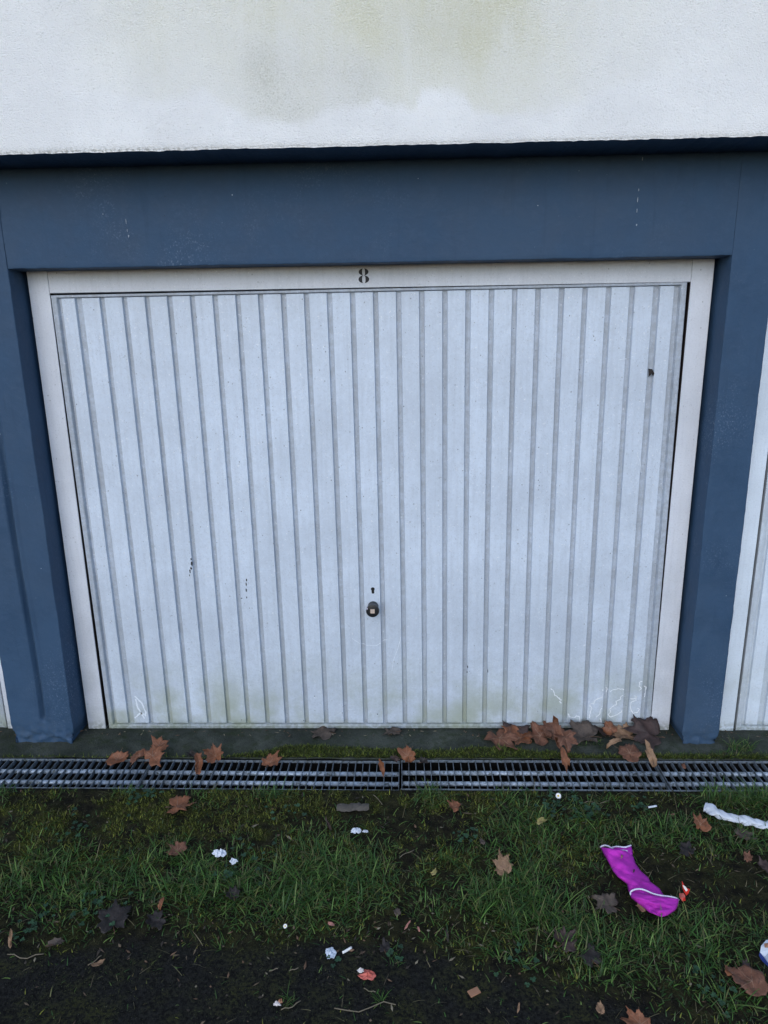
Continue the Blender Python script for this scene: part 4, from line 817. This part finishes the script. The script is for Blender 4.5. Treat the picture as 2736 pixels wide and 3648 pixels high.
piping('piping', [(570, 114), (590, 100), (625, 94), (665, 106), (705, 138), (760, 152), (820, 148), (860, 160)], [.012, .022, .028, .030, .030, .028, .022, .014])
piping('piping', [(692, 118), (750, 106), (830, 118), (898, 96)], [.016, .022, .022, .014])
piping('piping', [(905, 640), (882, 600), (930, 568), (995, 560), (1060, 578), (1130, 616), (1230, 638), (1320, 645), (1385, 660), (1412, 682)], [.020, .022, .036, .044, .046, .044, .040, .036, .026, .016])
for a, b, col, lb in [(800, 228, 'tan', 'tiny pale leaf crumb lying on the upper magenta cloth'), (930, 385, 'dark', 'small dark curled leaf crumb in the middle of the magenta cloth')]:
    q = cl_pt(a, b, .03); leaf(1950+a*.3315, 2980+b*.3315, 20, D(-30), D(0), .4, .3, col, lb, 'narrow', z=-.002, stem=False)
# red and white sweet wrapper
def foil(name, pts, h, m, parent, th=.0008):
    V = []
    for (u, v), hh in zip(pts, h): q = on_ground(u, v, -.025+hh); V.append((q[0], q[1], -.025+hh))
    c = np.mean(V, 0); V = [tuple(c+[0, 0, .006])]+V; n = len(pts); loc = None
    if parent is None: V = [tuple(np.array(p)-c) for p in V]; loc = tuple(c)
    else: V = [tuple(np.array(p)-np.array(parent.location)) for p in V]
    o = mk(name, V, [(0, 1+i, 1+(i+1) % n) for i in range(n)], m, parent, loc=loc); s_ = o.modifiers.new('thickness', 'SOLIDIFY'); s_.thickness = th; return o
o = foil('sweet_wrapper', [(2429, 3138), (2436, 3152), (2447, 3165), (2458, 3168), (2452, 3182), (2444, 3190), (2436, 3176), (2430, 3160)], [.055, .045, .035, .03, .015, .008, .02, .04], M_RED, None); tag(o, 'shiny red and white sweet wrapper beside the magenta cloth', 'wrapper')
foil('white_stripe', [(2432, 3152), (2440, 3158), (2450, 3170), (2444, 3176), (2436, 3164)], [.052, .048, .040, .034, .044], M_WWRAP, o)
foil('crumpled_end', [(2420, 3184), (2434, 3182), (2441, 3192), (2438, 3208), (2428, 3206), (2421, 3196)], [.012, .016, .012, .006, .006, .008], M_SALMON, o); foil('red_end', [(2427, 3198), (2440, 3197), (2442, 3208), (2430, 3211)], [.020, .020, .012, .012], M_RED, o)
# piece of white paper cup at the right edge
o = foil('paper_cup', [(2712, 3370), (2730, 3350), (2770, 3345), (2800, 3380), (2780, 3430), (2745, 3440), (2722, 3412), (2708, 3392)], [.03, .035, .04, .04, .03, .02, .012, .02], M_PAPER, None, .0015); tag(o, 'crushed white paper piece with blue edge on the soil beside rotting leaf', 'paper')
foil('blue_rim', [(2707, 3392), (2722, 3412), (2745, 3440), (2742, 3448), (2716, 3424), (2704, 3404)], [.018, .010, .016, .010, .006, .012], plain('blue_print', (.02, .04, .18)), o); foil('brown_stain', [(2722, 3362), (2750, 3358), (2760, 3375), (2725, 3376)], [.047, .05, .05, .045], M_WOOD, o)
# scrap stuck in a groove of the door
a = on_wall(2320, 1325, -.002); o = mk('stuck_scrap', [(-.010, 0, .012), (.002, -.009, .010), (.012, -.004, -.004), (.010, 0, -.016), (.002, -.007, -.006), (-.008, -.003, -.002), (-.006, 0, -.018)], [(0, 1, 5), (1, 2, 4), (1, 4, 5), (2, 3, 4), (5, 4, 6)], LEAFM['dark']); o.location = (a[0], .004, a[2]); s_ = o.modifiers.new('thickness', 'SOLIDIFY'); s_.thickness = .001
tag(o, 'small dark dry scrap stuck in a groove high on the garage door', 'scrap')
